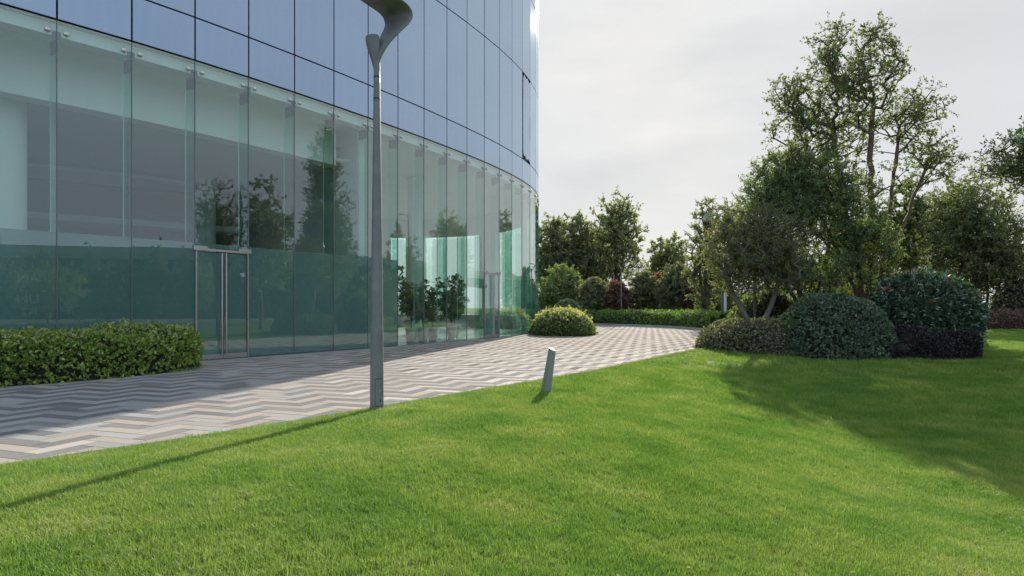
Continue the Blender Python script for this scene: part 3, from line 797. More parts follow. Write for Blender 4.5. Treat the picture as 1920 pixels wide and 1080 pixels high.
def leaf_mesh(name, V, mats, midx=None):
    n = len(V) // 4
    return mesh_np(name, V, np.arange(4 * n).reshape(-1, 4), mats, midx)

def grow_tree(name, label, cat, base, stems_or_hull, lobes, ntips, mat_leaf, mat_bark, seed, twigs=4, tw_len=0.45, leaves=12, leaf=(0.07, 0.12), wd=0.24,
              r0=0.12, rmin=0.008, group=None, shell=0.45, droop=0.0, twig_geo=True, gap=0.0, seg=6, K=1.0):
    """base world point; stems = list of polylines (relative) that start the skeleton; lobes = [(cx,cy,cz,rx,ry,rz,weight)] relative to base"""
    rng = np.random.default_rng(seed)
    stems_or_hull = [np.asarray(q_, float) * K for q_ in stems_or_hull]; lobes = [(*(np.array(l[:6]) * K), l[6]) for l in lobes]
    tw_len *= K; leaf = (leaf[0] * K, leaf[1] * K); r0 *= K; rmin *= K; gap *= K
    nodes = []; par = []
    nodes.append(np.zeros(3)); par.append(-1)
    for st in stems_or_hull:
        st = np.asarray(st, float)
        prev = 0
        seq = resample(np.concatenate([[np.zeros(3)], st]), 0.35)
        for p in seq[1:]:
            nodes.append(p + rng.normal(0, 0.02, 3)); par.append(prev); prev = len(nodes) - 1
    lob = np.array([l[:6] for l in lobes]); wt = np.array([l[6] for l in lobes], float); wt /= wt.sum()
    k = rng.choice(len(lob), ntips, p=wt)
    d = unit(rng.normal(size=(ntips, 3)))
    rr = rng.random(ntips) ** shell
    tips = lob[k, :3] + d * lob[k, 3:6] * rr[:, None]
    tips = tips[tips[:, 2] > 0.25]
    if gap > 0:      # leave holes in the crown
        hc = tips[rng.choice(len(tips), 14)]
        keep = np.ones(len(tips), bool)
        for h in hc: keep &= np.linalg.norm(tips - h, axis=1) > gap * rng.uniform(0.5, 1.1)
        tips = tips[keep]
    start = np.array(nodes)
    dist = np.min(np.linalg.norm(tips[:, None] - start[None], axis=2), 1)
    tips = tips[np.argsort(dist)]
    cap = len(nodes) + 8 * len(tips) + 10
    N = np.zeros((cap, 3)); N[:len(nodes)] = start; cnt = len(nodes); par = par + [0] * (cap - len(par))
    tip_idx = []; 
    for t in tips:
        dv = t - N[:cnt]; dl = np.linalg.norm(dv, axis=1)
        cost = dl + 0.9 * np.maximum(0, N[:cnt, 2] - t[2] + 0.25 * dl)
        c = int(np.argmin(cost)); D_ = dl[c]
        m_ = int(np.clip(D_ / 0.4, 1, 6)); prev = c
        for q in range(1, m_ + 1):
            f_ = q / m_
            p = N[c] * (1 - f_) + t * f_ + rng.normal(0, 0.022 * min(1, D_), 3) * (q < m_)
            p[2] -= 0.12 * D_ * f_ * (1 - f_) * (1 if droop == 0 else -droop)
            N[cnt] = p; par[cnt] = prev; prev = cnt; cnt += 1
        tip_idx.append(prev)
    N = N[:cnt]; par = np.array(par[:cnt])
    load = np.zeros(cnt); load[tip_idx] = 1
    for q in range(cnt - 1, 0, -1): load[par[q]] += max(load[q], 0.2)
    rad = rmin + (r0 - rmin) * (load / load[0]) ** 0.52
    root = empty(name, base); tag(root, label, cat, group)
    # branches: one prism per segment
    idx = np.arange(1, cnt); A = N[par[idx]]; B = N[idx]; ra = np.minimum(rad[par[idx]], rad[idx] * 1.35); rb = rad[idx]
    T = unit(B - A); ref = np.where(np.abs(T[:, 2:3]) < 0.9, np.array([[0, 0, 1.0]]), np.array([[1.0, 0, 0]]))
    U = unit(np.cross(ref, T)); Wv = np.cross(T, U)
    an = np.linspace(0, 2 * np.pi, seg, endpoint=False)
    ring = np.cos(an)[None, :, None] * U[:, None] + np.sin(an)[None, :, None] * Wv[:, None]
    VA = A[:, None] - T[:, None] * ra[:, None, None] * 0.3 + ring * ra[:, None, None]; VB = B[:, None] + ring * rb[:, None, None]
    V = np.concatenate([VA, VB], 1).reshape(-1, 3)
    b0 = (np.arange(len(idx)) * 2 * seg)[:, None]; jj = np.arange(seg)[None]; k2 = (np.arange(seg) + 1)[None] % seg
    Fq = np.stack([b0 + jj, b0 + k2, b0 + seg + k2, b0 + seg + jj], -1).reshape(-1, 4)
    tv = [V]; tf = [Fq]; nv = len(V)
    # twigs
    TP = N[tip_idx]; PD = unit(N[tip_idx] - N[par[tip_idx]])
    s0 = np.repeat(TP, twigs, 0); dd = unit(np.repeat(PD, twigs, 0) * 0.7 + rng.normal(size=(len(s0), 3)) * 0.75 + np.array([0, 0, 0.25 - droop]))
    ln = tw_len * rng.uniform(0.5, 1.15, len(s0)); s1 = s0 + dd * ln[:, None]
    if twig_geo:
        rw = rmin * 0.55
        ref = np.where(np.abs(dd[:, 2:3]) < 0.9, np.array([[0, 0, 1.0]]), np.array([[1.0, 0, 0]])); U = unit(np.cross(ref, dd)); Wv = np.cross(dd, U)
        a3 = np.array([0, 2.1, 4.2]); rg = np.cos(a3)[None, :, None] * U[:, None] + np.sin(a3)[None, :, None] * Wv[:, None]
        V = np.concatenate([s0[:, None] + rg * rw, s1[:, None] + rg * rw * 0.4], 1).reshape(-1, 3)
        b0 = (np.arange(len(s0)) * 6)[:, None]; jj = np.arange(3)[None]; k2 = (np.arange(3) + 1)[None] % 3
        tv.append(V); tf.append(nv + np.stack([b0 + jj, b0 + k2, b0 + 3 + k2, b0 + 3 + jj], -1).reshape(-1, 4))
    obj('trunk', mesh_np('trunk', np.concatenate(tv), np.concatenate(tf), mat_bark, smooth=True), root)
    # leaves along the twigs
    m_ = rng.random((len(s0), leaves)) ** 0.7
    P = (s0[:, None] + (s1 - s0)[:, None] * m_[..., None] * 1.05).reshape(-1, 3) + rng.normal(0, 0.015, (len(s0) * leaves, 3))
    Dl = unit(np.repeat(dd, leaves, 0) * 0.55 + rng.normal(size=P.shape) * 0.8 + np.array([0, 0, -droop]))
    L = rng.uniform(leaf[0], leaf[1], len(P))
    cr = obj('crown', leaf_mesh('crown', leaf_geo(P, Dl, L, wd, rng), mat_leaf), root)
    cr['kind'] = 'stuff'
    return root

def lumps(rng, k=26, amp=0.10, w=0.09):
    d = unit(rng.normal(size=(k, 3))); a = rng.uniform(-amp, amp, k)
    return lambda u: 1 + (a[None] * np.exp((u @ d.T - 1) / w)).sum(1)

def shrub(name, label, cat, center, radii, n, mats, seed, leaf=(0.05, 0.08), wd=0.26, group=None, amp=0.10, lump_k=26, zmin=-0.15, rz=0.0, tips=0.0, thick=0.10, lift=0.0, power=2.0, young=None, jut=0.0, core=0.88, outward=0.8, per=6):
    """clipped or mounded bush: leaves in a lumpy shell over a closed dark core that blocks light"""
    rng = np.random.default_rng(seed); R = np.array(radii, float)
    lp1 = lumps(rng, lump_k, amp); lp2 = lumps(rng, 160, amp * 0.55, 0.012)
    lp = lambda u: lp1(u) * lp2(u)
    root = empty(name, center, rz); tag(root, label, cat, group)
    def surf(u):
        e = np.abs(u) ** power; q = (e.sum(1)) ** (-1 / power)     # superellipsoid radius
        return u * (q * lp(u))[:, None]
    n = n // per
    u = unit(rng.normal(size=(int(n * 1.9), 3)) * np.array([1, 1, 1.0])); u = u[u[:, 2] > zmin][:n]
    depth = 1 - np.abs(rng.normal(0, thick, len(u))) + (rng.random(len(u)) < jut) * rng.uniform(0, .14, len(u))
    P = surf(u) * R * depth[:, None]
    nrm = unit(u / R)
    P[:, 2] += lift
    Dl = unit(nrm * outward + rng.normal(size=P.shape) * 0.65 + np.array([0, 0, 0.25]))
    L = rng.uniform(leaf[0], leaf[1], len(P))
    midx = np.zeros(len(P), int)
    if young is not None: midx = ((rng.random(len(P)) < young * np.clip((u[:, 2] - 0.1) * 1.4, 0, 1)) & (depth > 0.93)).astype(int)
    keep = P[:, 2] > -0.02
    P, Dl, L, midx = P[keep], Dl[keep], L[keep], midx[keep]
    P, Dl, L = sprigs(P, Dl, per, L, rng); midx = np.repeat(midx, per)
    Vl = leaf_geo(P, Dl, L, wd, rng, up=0.5)
    cr = obj('foliage', leaf_mesh('foliage', Vl, mats, midx), root); cr['kind'] = 'stuff'
    # closed dark hull added to block light, inner shade put into its colour
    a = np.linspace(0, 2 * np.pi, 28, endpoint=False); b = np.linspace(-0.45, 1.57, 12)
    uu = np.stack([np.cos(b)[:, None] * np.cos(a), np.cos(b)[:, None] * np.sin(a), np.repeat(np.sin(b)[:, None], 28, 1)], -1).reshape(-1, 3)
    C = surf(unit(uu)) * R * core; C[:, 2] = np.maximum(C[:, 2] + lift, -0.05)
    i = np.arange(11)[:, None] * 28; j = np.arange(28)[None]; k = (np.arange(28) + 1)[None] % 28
    obj('stems_or_hull', mesh_np('stems_or_hull', C, np.stack([i + j, i + k, i + 28 + k, i + 28 + j], -1).reshape(-1, 4), M['core_shade'], smooth=True), root)
    return root

def hedge(name, label, cat, line, halfw, height, n, mats, seed, leaf=(0.04, 0.07), wd=0.26, group=None, amp=0.07, young=None, zfun=None, endround=1.0, pw_=0.55, thick=0.06, core=0.9, outward=0.7, jut=0.04, per=6):
    rng = np.random.default_rng(seed)
    line = resample(smooth_poly(line, 2), 0.15); m_ = len(line)
    T = np.gradient(line, axis=0); T = unit(T); Nn = np.stack([T[:, 1], -T[:, 0]], 1)
    s = np.concatenate([[0], np.cumsum(np.linalg.norm(np.diff(line, axis=0), axis=1))]); S = s[-1]
    hw = np.interp(s, np.linspace(0, S, len(np.atleast_1d(halfw))), np.atleast_1d(halfw)); hh = np.interp(s, np.linspace(0, S, len(np.atleast_1d(height))), np.atleast_1d(height))
    e = np.clip(np.minimum(s, S - s) / endround, 0, 1); e = np.sqrt(1 - (1 - e) ** 2) * 0.98 + 0.02
    root = empty(name, (line[m_ // 2][0], line[m_ // 2][1], 0)); tag(root, label, cat, group)
    off = np.array([line[m_ // 2][0], line[m_ // 2][1], 0])
    ph = rng.uniform(0, 6.28, 6); fr = rng.uniform(0.7, 4.0, 6)
    def surf(si, phi, sc):
        x = np.interp(si, s, line[:, 0]); y = np.interp(si, s, line[:, 1]); nx = np.interp(si, s, Nn[:, 0]); ny = np.interp(si, s, Nn[:, 1])
        w = np.interp(si, s, hw * e); h = np.interp(si, s, hh * np.sqrt(e))
        lu = 1 + amp * sum(np.sin(fr[q] * si + ph[q] + phi * (q % 3 + 1)) for q in range(6)) / 2.4
        c = np.cos(phi); z = np.abs(np.sin(phi)) ** pw_
        o_ = np.sign(c) * np.abs(c) ** 0.8 * w * lu * sc
        X = x + nx * o_; Y = y + ny * o_
        Z = h * z * lu * sc
        if zfun is not None: Z = Z + zfun(X, Y)
        return np.stack([X, Y, Z], -1) - off
    n = n // per
    si = rng.uniform(0, S, n); phi = rng.uniform(0.0, np.pi, n)
    lowq = rng.random(n) < 0.5; pz = np.arcsin(rng.random(n) ** (1 / pw_)); pz = np.where(rng.random(n) < 0.5, pz, np.pi - pz); phi = np.where(lowq, pz, phi)
    dep = 1 - np.abs(rng.normal(0, thick, n)) + (rng.random(n) < jut) * rng.uniform(0, .12, n)
    P = surf(si, phi, dep)
    nr = np.stack([np.interp(si, s, Nn[:, 0]) * np.cos(phi), np.interp(si, s, Nn[:, 1]) * np.cos(phi), np.sin(phi)], -1)
    Dl = unit(nr * outward + rng.normal(size=P.shape) * 0.6 + np.array([0, 0, 0.35])); L = rng.uniform(leaf[0], leaf[1], n)
    midx = np.zeros(n, int)
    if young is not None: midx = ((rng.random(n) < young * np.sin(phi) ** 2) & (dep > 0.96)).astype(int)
    P, Dl, L = sprigs(P, Dl, per, L, rng); midx = np.repeat(midx, per)
    cr = obj('foliage', leaf_mesh('foliage', leaf_geo(P, Dl, L, wd, rng, 0.5), mats, midx), root); cr['kind'] = 'stuff'
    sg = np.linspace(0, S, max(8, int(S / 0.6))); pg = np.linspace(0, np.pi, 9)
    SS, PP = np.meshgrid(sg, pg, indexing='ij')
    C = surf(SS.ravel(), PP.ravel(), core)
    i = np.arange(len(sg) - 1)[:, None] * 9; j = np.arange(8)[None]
    obj('stems_or_hull', mesh_np('stems_or_hull', C, np.stack([i + j, i + j + 1, i + 10 + j, i + 9 + j], -1).reshape(-1, 4), M['core_shade'], smooth=True), root)  # dark inner hull, added to block light and shade the hedge inside
    return root

# ---- clipped hedge by the left end of the facade
ctr = []; hwid = []
for (i_, o_) in HEDGE_F[:-1]:
    ctr.append(fac(i_, (o_ + 0.35) / 2)); hwid.append((o_ - 0.35) / 2 * 1.02)
hl = np.array([fac(t, np.interp(t, [a for a, b in HEDGE_F], [(b + 0.4) / 2 for a, b in HEDGE_F])) for t in np.arange(-6.5, 1.61, 0.4)])
hwv = [np.interp(t, [a for a, b in HEDGE_F], [(b - 0.4) / 2 for a, b in HEDGE_F]) for t in np.arange(-6.5, 1.61, 0.4)]
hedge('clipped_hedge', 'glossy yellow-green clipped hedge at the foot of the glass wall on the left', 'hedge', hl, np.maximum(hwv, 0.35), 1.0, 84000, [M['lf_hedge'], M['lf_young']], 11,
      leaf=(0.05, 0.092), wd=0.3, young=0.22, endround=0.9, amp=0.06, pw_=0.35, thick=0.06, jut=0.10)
# ---- mound at the far end of the facade
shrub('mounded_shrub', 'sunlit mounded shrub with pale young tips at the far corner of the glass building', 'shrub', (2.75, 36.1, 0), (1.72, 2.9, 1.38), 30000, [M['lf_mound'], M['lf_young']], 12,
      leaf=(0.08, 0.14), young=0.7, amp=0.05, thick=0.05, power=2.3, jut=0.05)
shrub('round_topiary', 'small dark clipped dome behind the sunlit mounded shrub', 'shrub', (at(1062, 52), 51.5, 0.9), (1.08, 1.08, 1.2), 9000, [M['lf_ball']], 13, leaf=(0.07, 0.12), amp=0.03, thick=0.04)
# ---- far clipped bank behind the kerb
K2 = smooth_poly(KERB, 2)
bt = unit(np.gradient(K2, axis=0)); bn = np.stack([-bt[:, 1], bt[:, 0]], 1)
hedge('clipped_bank', 'long low clipped green bank curving behind the pale kerb', 'hedge', K2 + bn * 1.5, 1.3, [1.25, 1.25, 1.2, 1.15, 1.1], 62000, [M['lf_bank'], M['lf_young']], 14, leaf=(0.10, 0.17), wd=0.2, young=0.1,
      amp=0.04, pw_=0.6, thick=0.06, jut=0.03)
# ---- shrub bed on the lawn
def on(x, y, dz=-0.06): return (x, y, lz(x, y) + dz)
def onp(px, Y, dz=-0.06): return on(at(px, Y), Y, dz)
shrub('variegated_shrub', 'low spreading shrub with cream flecked leaves at the left end of the bed', 'shrub', onp(1418, 23.6), (2.05, 1.8, 1.25), 34000, [M['lf_vari']], 21, leaf=(0.055, 0.10), amp=0.10, power=2.4, thick=0.07)
shrub('variegated_shrub', 'trailing cream flecked shrub in front of the round green bush', 'shrub', onp(1490, 22.4), (1.6, 1.0, 0.8), 14000, [M['lf_vari']], 22, leaf=(0.055, 0.10), amp=0.12, power=2.4, thick=0.08)
shrub('round_bush', 'large round grey-green bush in the middle of the bed', 'shrub', onp(1558, 22.6), (1.80, 1.7, 2.15), 46000, [M['lf_ball']], 23, leaf=(0.065, 0.115), amp=0.09, power=2.5, thick=0.05, lump_k=50)
shrub('photinia_bush', 'big dark green dome bush with red young leaf tips', 'shrub', onp(1728, 23.6, 0.0), (1.76, 1.8, 1.80), 32000, [M['lf_photinia'], M['lf_tip']], 24, leaf=(0.11, 0.20), wd=0.2, amp=0.08, young=0.03, power=2.2, thick=0.07, lift=1.15, zmin=-0.5, jut=0.02)
hedge('purple_hedge', 'low blackish purple shrub row under the red tipped bush', 'shrub', np.array([(at(1620, 22.0), 22.0), (at(1690, 21.9), 21.9), (at(1755, 22.0), 22.0), (at(1815, 22.9), 22.9)]), [0.8, 0.95, 0.95, 0.75], [0.85, 0.95, 0.95, 0.8], 32000, [M['lf_purple']], 25, leaf=(0.055, 0.10), amp=0.2,
      zfun=lambda X, Y: lawn_z(X, Y) - 0.05, endround=1.3, pw_=0.5, thick=0.08)
# ---- trees of the bed
grow_tree('maple_tree', 'small maple with forked pale trunk rising out of the cream flecked shrub', 'tree', onp(1412, 23.4),
          [[(0.0, 0, 0.55), (-0.25, 0.05, 1.15), (-0.6, 0.1, 1.8), (-0.75, 0.1, 2.2)], [(0.02, 0, 0.55), (0.35, 0, 0.95), (0.65, 0.1, 1.6), (0.75, 0.1, 2.1)]],
          [(-0.55, 0, 2.75, 0.8, 1.0, 0.85, 2.6), (0.35, 0, 3.0, 0.95, 1.0, 0.95, 2.8), (-0.2, 0, 2.1, 0.65, 0.7, 0.5, 1.0), (0.75, 0, 2.2, 0.55, 0.7, 0.55, 0.9), (-0.8, 0, 3.5, 0.4, 0.5, 0.5, 0.5)],
          620, M['lf_c'], M['barkgrey'], 31, twigs=4, tw_len=0.36, leaves=12, leaf=(0.045, 0.08), wd=0.22, r0=0.10, droop=0.1, gap=0.2, K=1.32)
grow_tree('broadleaf_tree', 'dense dark broad tree standing behind the round bush', 'tree', onp(1508, 25.0),
          [[(0, 0, 1.2), (-0.3, 0.1, 2.6), (-0.5, 0, 4.0)], [(0.15, 0.1, 1.0), (0.6, 0, 2.4), (0.9, 0.1, 4.0)], [(-0.1, -0.1, 1.2), (-0.9, -0.1, 2.6), (-1.2, 0, 3.4)], [(0.3, 0.2, 1.2), (1.3, 0.2, 2.8), (1.8, 0.1, 3.8)]],
          [(-1.0, 0, 3.7, 1.3, 1.5, 1.45, 4), (-0.75, 0, 5.0, 0.95, 1.3, 1.0, 2.2), (0.2, 0, 5.0, 1.15, 1.3, 1.1, 2.6), (1.1, 0, 4.0, 1.2, 1.4, 1.4, 3), (-0.2, -0.2, 2.4, 1.9, 1.3, 0.8, 2.5), (1.9, 0, 3.0, 0.9, 1.0, 1.1, 1.6)],
          1450, M['lf_b'], M['bark'], 32, twigs=4, tw_len=0.40, leaves=13, leaf=(0.058, 0.105), wd=0.22, r0=0.12, gap=0.3, K=1.26)
grow_tree('tall_tree', 'tall open tree with reddish limbs rising above the dense tree', 'tree', onp(1622, 25.2),
          [[(-0.1, 0, 1.5), (-0.3, 0, 3.2), (-0.75, 0.1, 5.0), (-0.9, 0.1, 7.0)], [(0.05, 0, 1.5), (0.3, 0.1, 3.6), (0.15, 0, 5.6), (0.25, 0, 7.6)],
           [(0.2, 0, 1.5), (1.0, 0, 3.4), (1.6, 0.1, 4.9), (2.0, 0, 6.0)], [(0.2, 0, 1.2), (0.7, 0.1, 3.2), (0.9, 0.1, 5.2), (1.05, 0, 6.8)], [(-0.2, 0, 1.6), (-1.2, 0, 3.8), (-1.9, 0, 5.4)], [(-.1, .1, 1.4), (-.5, .6, 4.0), (-.4, 1.0, 6.6)]],
          [(-0.85, 0, 7.9, 0.95, 1.0, 1.3, 3), (0.25, 0, 8.5, 0.8, 1.0, 1.35, 3), (-1.75, 0, 6.6, 1.1, 1.2, 1.1, 3), (1.35, 0, 7.0, 1.0, 1.0, 0.95, 2.6), (2.0, 0, 5.8, 0.75, 0.9, 0.9, 1.6), (-0.2, 0.4, 6.7, 1.4, 1.4, 1.1, 2.0),
           (-2.3, 0, 5.5, 0.8, 1.1, 0.9, 1.5), (0.6, 0, 5.2, 1.5, 1.0, 0.8, 0.5), (-2.15, 0, 7.6, 0.65, 0.8, 0.75, 1.4), (-1.05, 0, 9.0, 0.5, 0.6, 0.75, 1.0)],
          640, M['lf_a'], M['barkred'], 33, twigs=4, tw_len=0.44, leaves=11, leaf=(0.06, 0.115), wd=0.24, r0=0.14, rmin=0.008, shell=0.55, gap=0.42, K=1.285)
grow_tree('spreading_tree', 'bright green spreading tree with domed crown to the right of the tall tree', 'tree', (at(1776, 48.0), 48.0, -0.1),
          [[(0, 0, 0.9), (-0.6, 0, 2.0), (-1.0, 0, 3.0)], [(0.1, 0, 0.9), (0.5, 0, 2.2), (0.9, 0, 3.2)], [(0, 0, 1.0), (0.0, 0.2, 2.4), (0.1, 0.1, 3.8)], [(0.1, 0, .8), (1.2, 0, 1.7), (1.8, 0, 2.2)]],
          [(0.2, 0, 3.9, 1.45, 1.5, 1.05, 3), (-0.9, 0, 3.1, 1.1, 1.3, 1.0, 2.2), (1.3, 0, 3.0, 1.15, 1.3, 1.0, 2.4), (1.9, 0, 2.1, 0.75, 1.0, 0.8, 1.2), (-0.3, 0, 2.3, 1.3, 1.2, 0.8, 1.2)],
          820, M['lf_d'], M['bark'], 34, twigs=4, tw_len=0.42, leaves=14, leaf=(0.055, 0.095), wd=0.24, r0=0.09, gap=0.2, K=2.12)
grow_tree('edge_tree', 'large open branched tree reaching into the frame at the right edge', 'tree', on(16.2, 16.6),
          [[(0, 0, 2.5), (-1.0, 0, 4.2), (-2.0, 0, 5.0)], [(0, 0, 2.5), (0.3, 0, 5.5), (0.2, 0, 8.0)], [(-.2, 0, 2.4), (-1.6, 0, 4.0), (-3.0, 0, 5.0)], [(.2, 0, 2.4), (1.4, 0.5, 5.0), (1.8, 0.6, 6.5)], [(0, .2, 2.4), (-.5, 1.2, 5), (-.6, 1.5, 7)]],
          [(-3.0, 0, 5.7, 0.9, 0.9, 0.7, 1.6), (-3.5, 0, 5.35, 0.9, 0.8, 0.3, 0.9), (-1.5, 0, 6.8, 1.2, 1.4, 1.2, 2.4), (-0.2, 0, 8.0, 1.8, 2.0, 1.9, 4), (1.6, 0.3, 6.4, 1.8, 2.0, 1.8, 4), (-3.0, 0, 4.95, 0.7, 0.7, 0.2, 0.4)],
          480, M['lf_a'], M['bark'], 35, twigs=4, tw_len=0.42, leaves=11, leaf=(0.06, 0.11), wd=0.24, r0=0.15, rmin=0.009, shell=0.6)
# ---- shrubs and small trees behind the bed
def bushy(name, label, px, Y, top_py, halfpx, mat, seed, tips=260, group=None, leaf=(0.12, 0.2), z0=0.0, cat='tree', bark='bark', low=0.25, leaves=11, rx=None, **kw):
    x = at(px, Y); top = zt(top_py, Y) - z0; r = halfpx / F_PX * Y
    ch = top * (1 - low)
    lob = [(0, 0, top - ch * 0.5, r, r, ch * 0.5, 3), (-r * 0.45, 0, top - ch * 0.62, r * 0.6, r * 0.7, ch * 0.36, 1.2), (r * 0.45, 0, top - ch * 0.6, r * 0.6, r * 0.7, ch * 0.36, 1.2), (r * .1, 0, top - ch * .25, r * .6, r * .6, ch * .28, 1.0)]
    stems_or_hull = [[(-0.05 * r, 0, top * low), (-0.35 * r, 0, top * 0.55)], [(0.05 * r, 0, top * low), (0.35 * r, 0, top * 0.6)], [(0, 0, top * low), (0.05 * r, 0.1, top * 0.7)]]
    return grow_tree(name, label, cat, (x, Y, z0 - 0.05), stems_or_hull, lob, tips, mat, M[bark], seed, twigs=4, tw_len=r * 0.26, leaves=leaves, leaf=leaf, wd=0.27, r0=top * 0.022, rmin=top * 0.0022, group=group, **kw)
bushy('slender_tree', 'slender upright tree left of the dense tree, behind the camera pole', 1322, 47, 368, 36, M['lf_far'], 41, 380, leaf=(0.10, 0.17), low=0.08, shell=0.6)
bushy('background_tree', 'leafy tree filling the gap behind the tall tree trunk', 1630, 34, 370, 60, M['lf_d'], 42, 260, leaf=(0.10, 0.16), low=0.2)
bushy('background_tree', 'light green tree peeping out between the tall and the spreading tree', 1700, 34, 325, 38, M['lf_d'], 43, 240, leaf=(0.09, 0.15), low=0.3)
bushy('background_tree', 'shady tree low behind the red tipped bush', 1560, 30, 478, 80, M['lf_b'], 45, 300, leaf=(0.09, 0.15), low=0.15)
bushy('background_tree', 'yellow-green tree behind the spreading tree at the right', 1850, 50, 430, 95, M['lf_d'], 46, 420, leaf=(0.10, 0.16), low=0.12)
shrub('photinia_bush', 'loose bush with orange young leaves behind the red tipped dome', 'shrub', onp(1600, 26.0), (2.4, 1.1, 2.9), 16000, [M['lf_d'], M['lf_tip']], 47, leaf=(0.08, 0.13), amp=0.16, young=0.12, thick=0.16)
shrub('dark_shrub', 'dark leafy shrub in the shade beneath the spreading tree', 'shrub', onp(1750, 29.0), (1.9, 1.2, 1.5), 16000, [M['lf_b']], 48, leaf=(0.08, 0.13), amp=0.14, thick=0.12)
shrub('dark_shrub', 'shaded shrub between the maple trunk and the light column', 'shrub', onp(1440, 27.5), (2.0, 1.2, 2.7), 16000, [M['lf_b']], 49, leaf=(0.08, 0.13), amp=0.14, thick=0.12)
# right edge: pale shrub and pink hedge beyond the lawn
shrub('pale_shrub', 'pale green rounded shrub at the right edge beyond the lawn', 'shrub', (at(1925, 47), 47.0, 0.0), (2.4, 2.4, 3.9), 18000, [M['lf_pale'], M['lf_young']], 51, leaf=(0.09, 0.15), amp=0.12, young=0.3, thick=0.09)
hedge('pink_hedge', 'low reddish pink leaved hedge along the far edge of the lawn', 'hedge', np.array([(30.8, 43.9), (34.0, 44.6), (38, 45.2), (43, 45.8)]), 1.1, 1.25, 16000, [M['lf_pink']], 52, leaf=(0.07, 0.12), amp=0.12, endround=1.6, thick=0.09)
# ---- row beyond the far bank
G1 = 'small trees and shrubs in the row beyond the clipped bank'
for k, (px, Y, top, hw_, mt, lab, nm, tp, low) in enumerate((
        (1112, 58, 521, 30, 'lf_olive', 'olive rounded small tree at the left end of the row beyond the bank', 'rounded_tree', 300, 0.12),
        (1157, 57, 530, 25, 'lf_red', 'dark red maple beside the far lamp post', 'red_maple', 240, 0.3),
        (1205, 59, 512, 30, 'lf_olive', 'olive small tree just right of the far lamp post', 'rounded_tree', 300, 0.15),
        (1236, 60, 515, 22, 'lf_orange', 'orange-red maple in the middle of the row', 'red_maple', 200, 0.35),
        (1268, 57, 497, 38, 'lf_olive', 'largest olive small tree of the row beyond the bank', 'rounded_tree', 380, 0.2),
        (1305, 56, 520, 26, 'lf_red', 'dusky red maple behind the light column', 'red_maple', 240, 0.3),
        (1338, 55, 512, 34, 'lf_c', 'brownish green small tree at the right end of the row', 'rounded_tree', 300, 0.2),
        (1050, 61, 500, 44, 'lf_b', 'dark leafy small tree beside the corner of the glass building', 'rounded_tree', 320, 0.1))):
    bushy(nm, lab, px, Y, top, hw_, M[mt], 60 + k, tp, G1, leaf=(0.15, 0.26), low=low)
for k, (px, Y, top, hw_, lab, mt) in enumerate((
        (1135, 66, 560, 75, 'dark low shrub mass at the left behind the row of maples', 'lf_b'),
        (1255, 68, 555, 70, 'dark low shrub mass in the middle behind the row of maples', 'lf_b'),
        (1365, 66, 548, 70, 'dark low shrub mass at the right behind the row of maples', 'lf_b'),
        (1035, 70, 555, 60, 'dark low shrub mass beside the glass corner', 'lf_b'))):
    shrub('dark_shrub', lab, 'shrub', (at(px, Y), Y, 0), (hw_ / F_PX * Y, 2.0, zt(top, Y)), 15000, [M[mt]], 80 + k, leaf=(0.17, 0.3), amp=0.14, thick=0.1)
# ---- far trees
G2 = 'tall trees far behind the plaza'
far = ((1035, 92, 405, 42, 420, 'far leafy tree right beside the edge of the glass building', 0.2),
       (1078, 90, 398, 40, 420, 'far leafy tree, second from the edge of the glass building', 0.2),
       (1155, 88, 362, 52, 360, 'tallest far tree with open airy crown', 0.25),
       (1250, 96, 440, 40, 230, 'small far tree with open rounded crown between tall tree and camera pole', 0.35),
       (1115, 99, 430, 45, 320, 'far tree filling in behind the tallest far tree', 0.2))
for k, (px, Y, top, hw_, tp, lab, low) in enumerate(far):
    bushy('far_tree', lab, px, Y, top, hw_, M['lf_far'], 90 + k, tp, G2, leaf=(0.26, 0.44), low=low, shell=0.55, gap=0.5 if k > 1 else 0.0, leaves=9)
# ---- trees off to the right that the facade mirrors
G3 = 'trees off to the right of the lawn'
for k, (x, y, h, r, lab) in enumerate(((20.2, 20.6, 10.5, 2.7, 'tall tree just outside the right edge of the view, mirrored above the glass door'), (34, 48, 12, 3.2, 'tall tree to the right beyond the lawn, mirrored in the far panes'), (39, 40, 7, 2.4, 'smaller tree to the right of the lawn path'),
                                       (44, 12, 6, 3.0, 'bushy tree far to the right of the camera'), (40, -8, 5.5, 3.2, 'bushy tree behind and to the right of the camera'), (46, 30, 9, 3.2, 'tree on the right in front of the elevated road'))):
    top = h; ch = top * .8
    grow_tree('parkland_tree', lab, 'tree', (x, y, -0.05), [[(0, 0, top * .2), (-.3 * r, 0, top * .6)], [(0, 0, top * .2), (.3 * r, 0.2, top * .6)], [(0, 0, top * .2), (0, -.2, top * .75)]],
              [(0, 0, top - ch * .5, r, r, ch * .5, 3), (-r * .4, .3, top - ch * .6, r * .7, r * .7, ch * .35, 1), (r * .4, -.3, top - ch * .6, r * .7, r * .7, ch * .35, 1)],
              260, M['lf_far'], M['bark'], 100 + k, twigs=4, tw_len=r * .28, leaves=10, leaf=(0.18, 0.3), r0=0.18, rmin=0.015, group=G3)
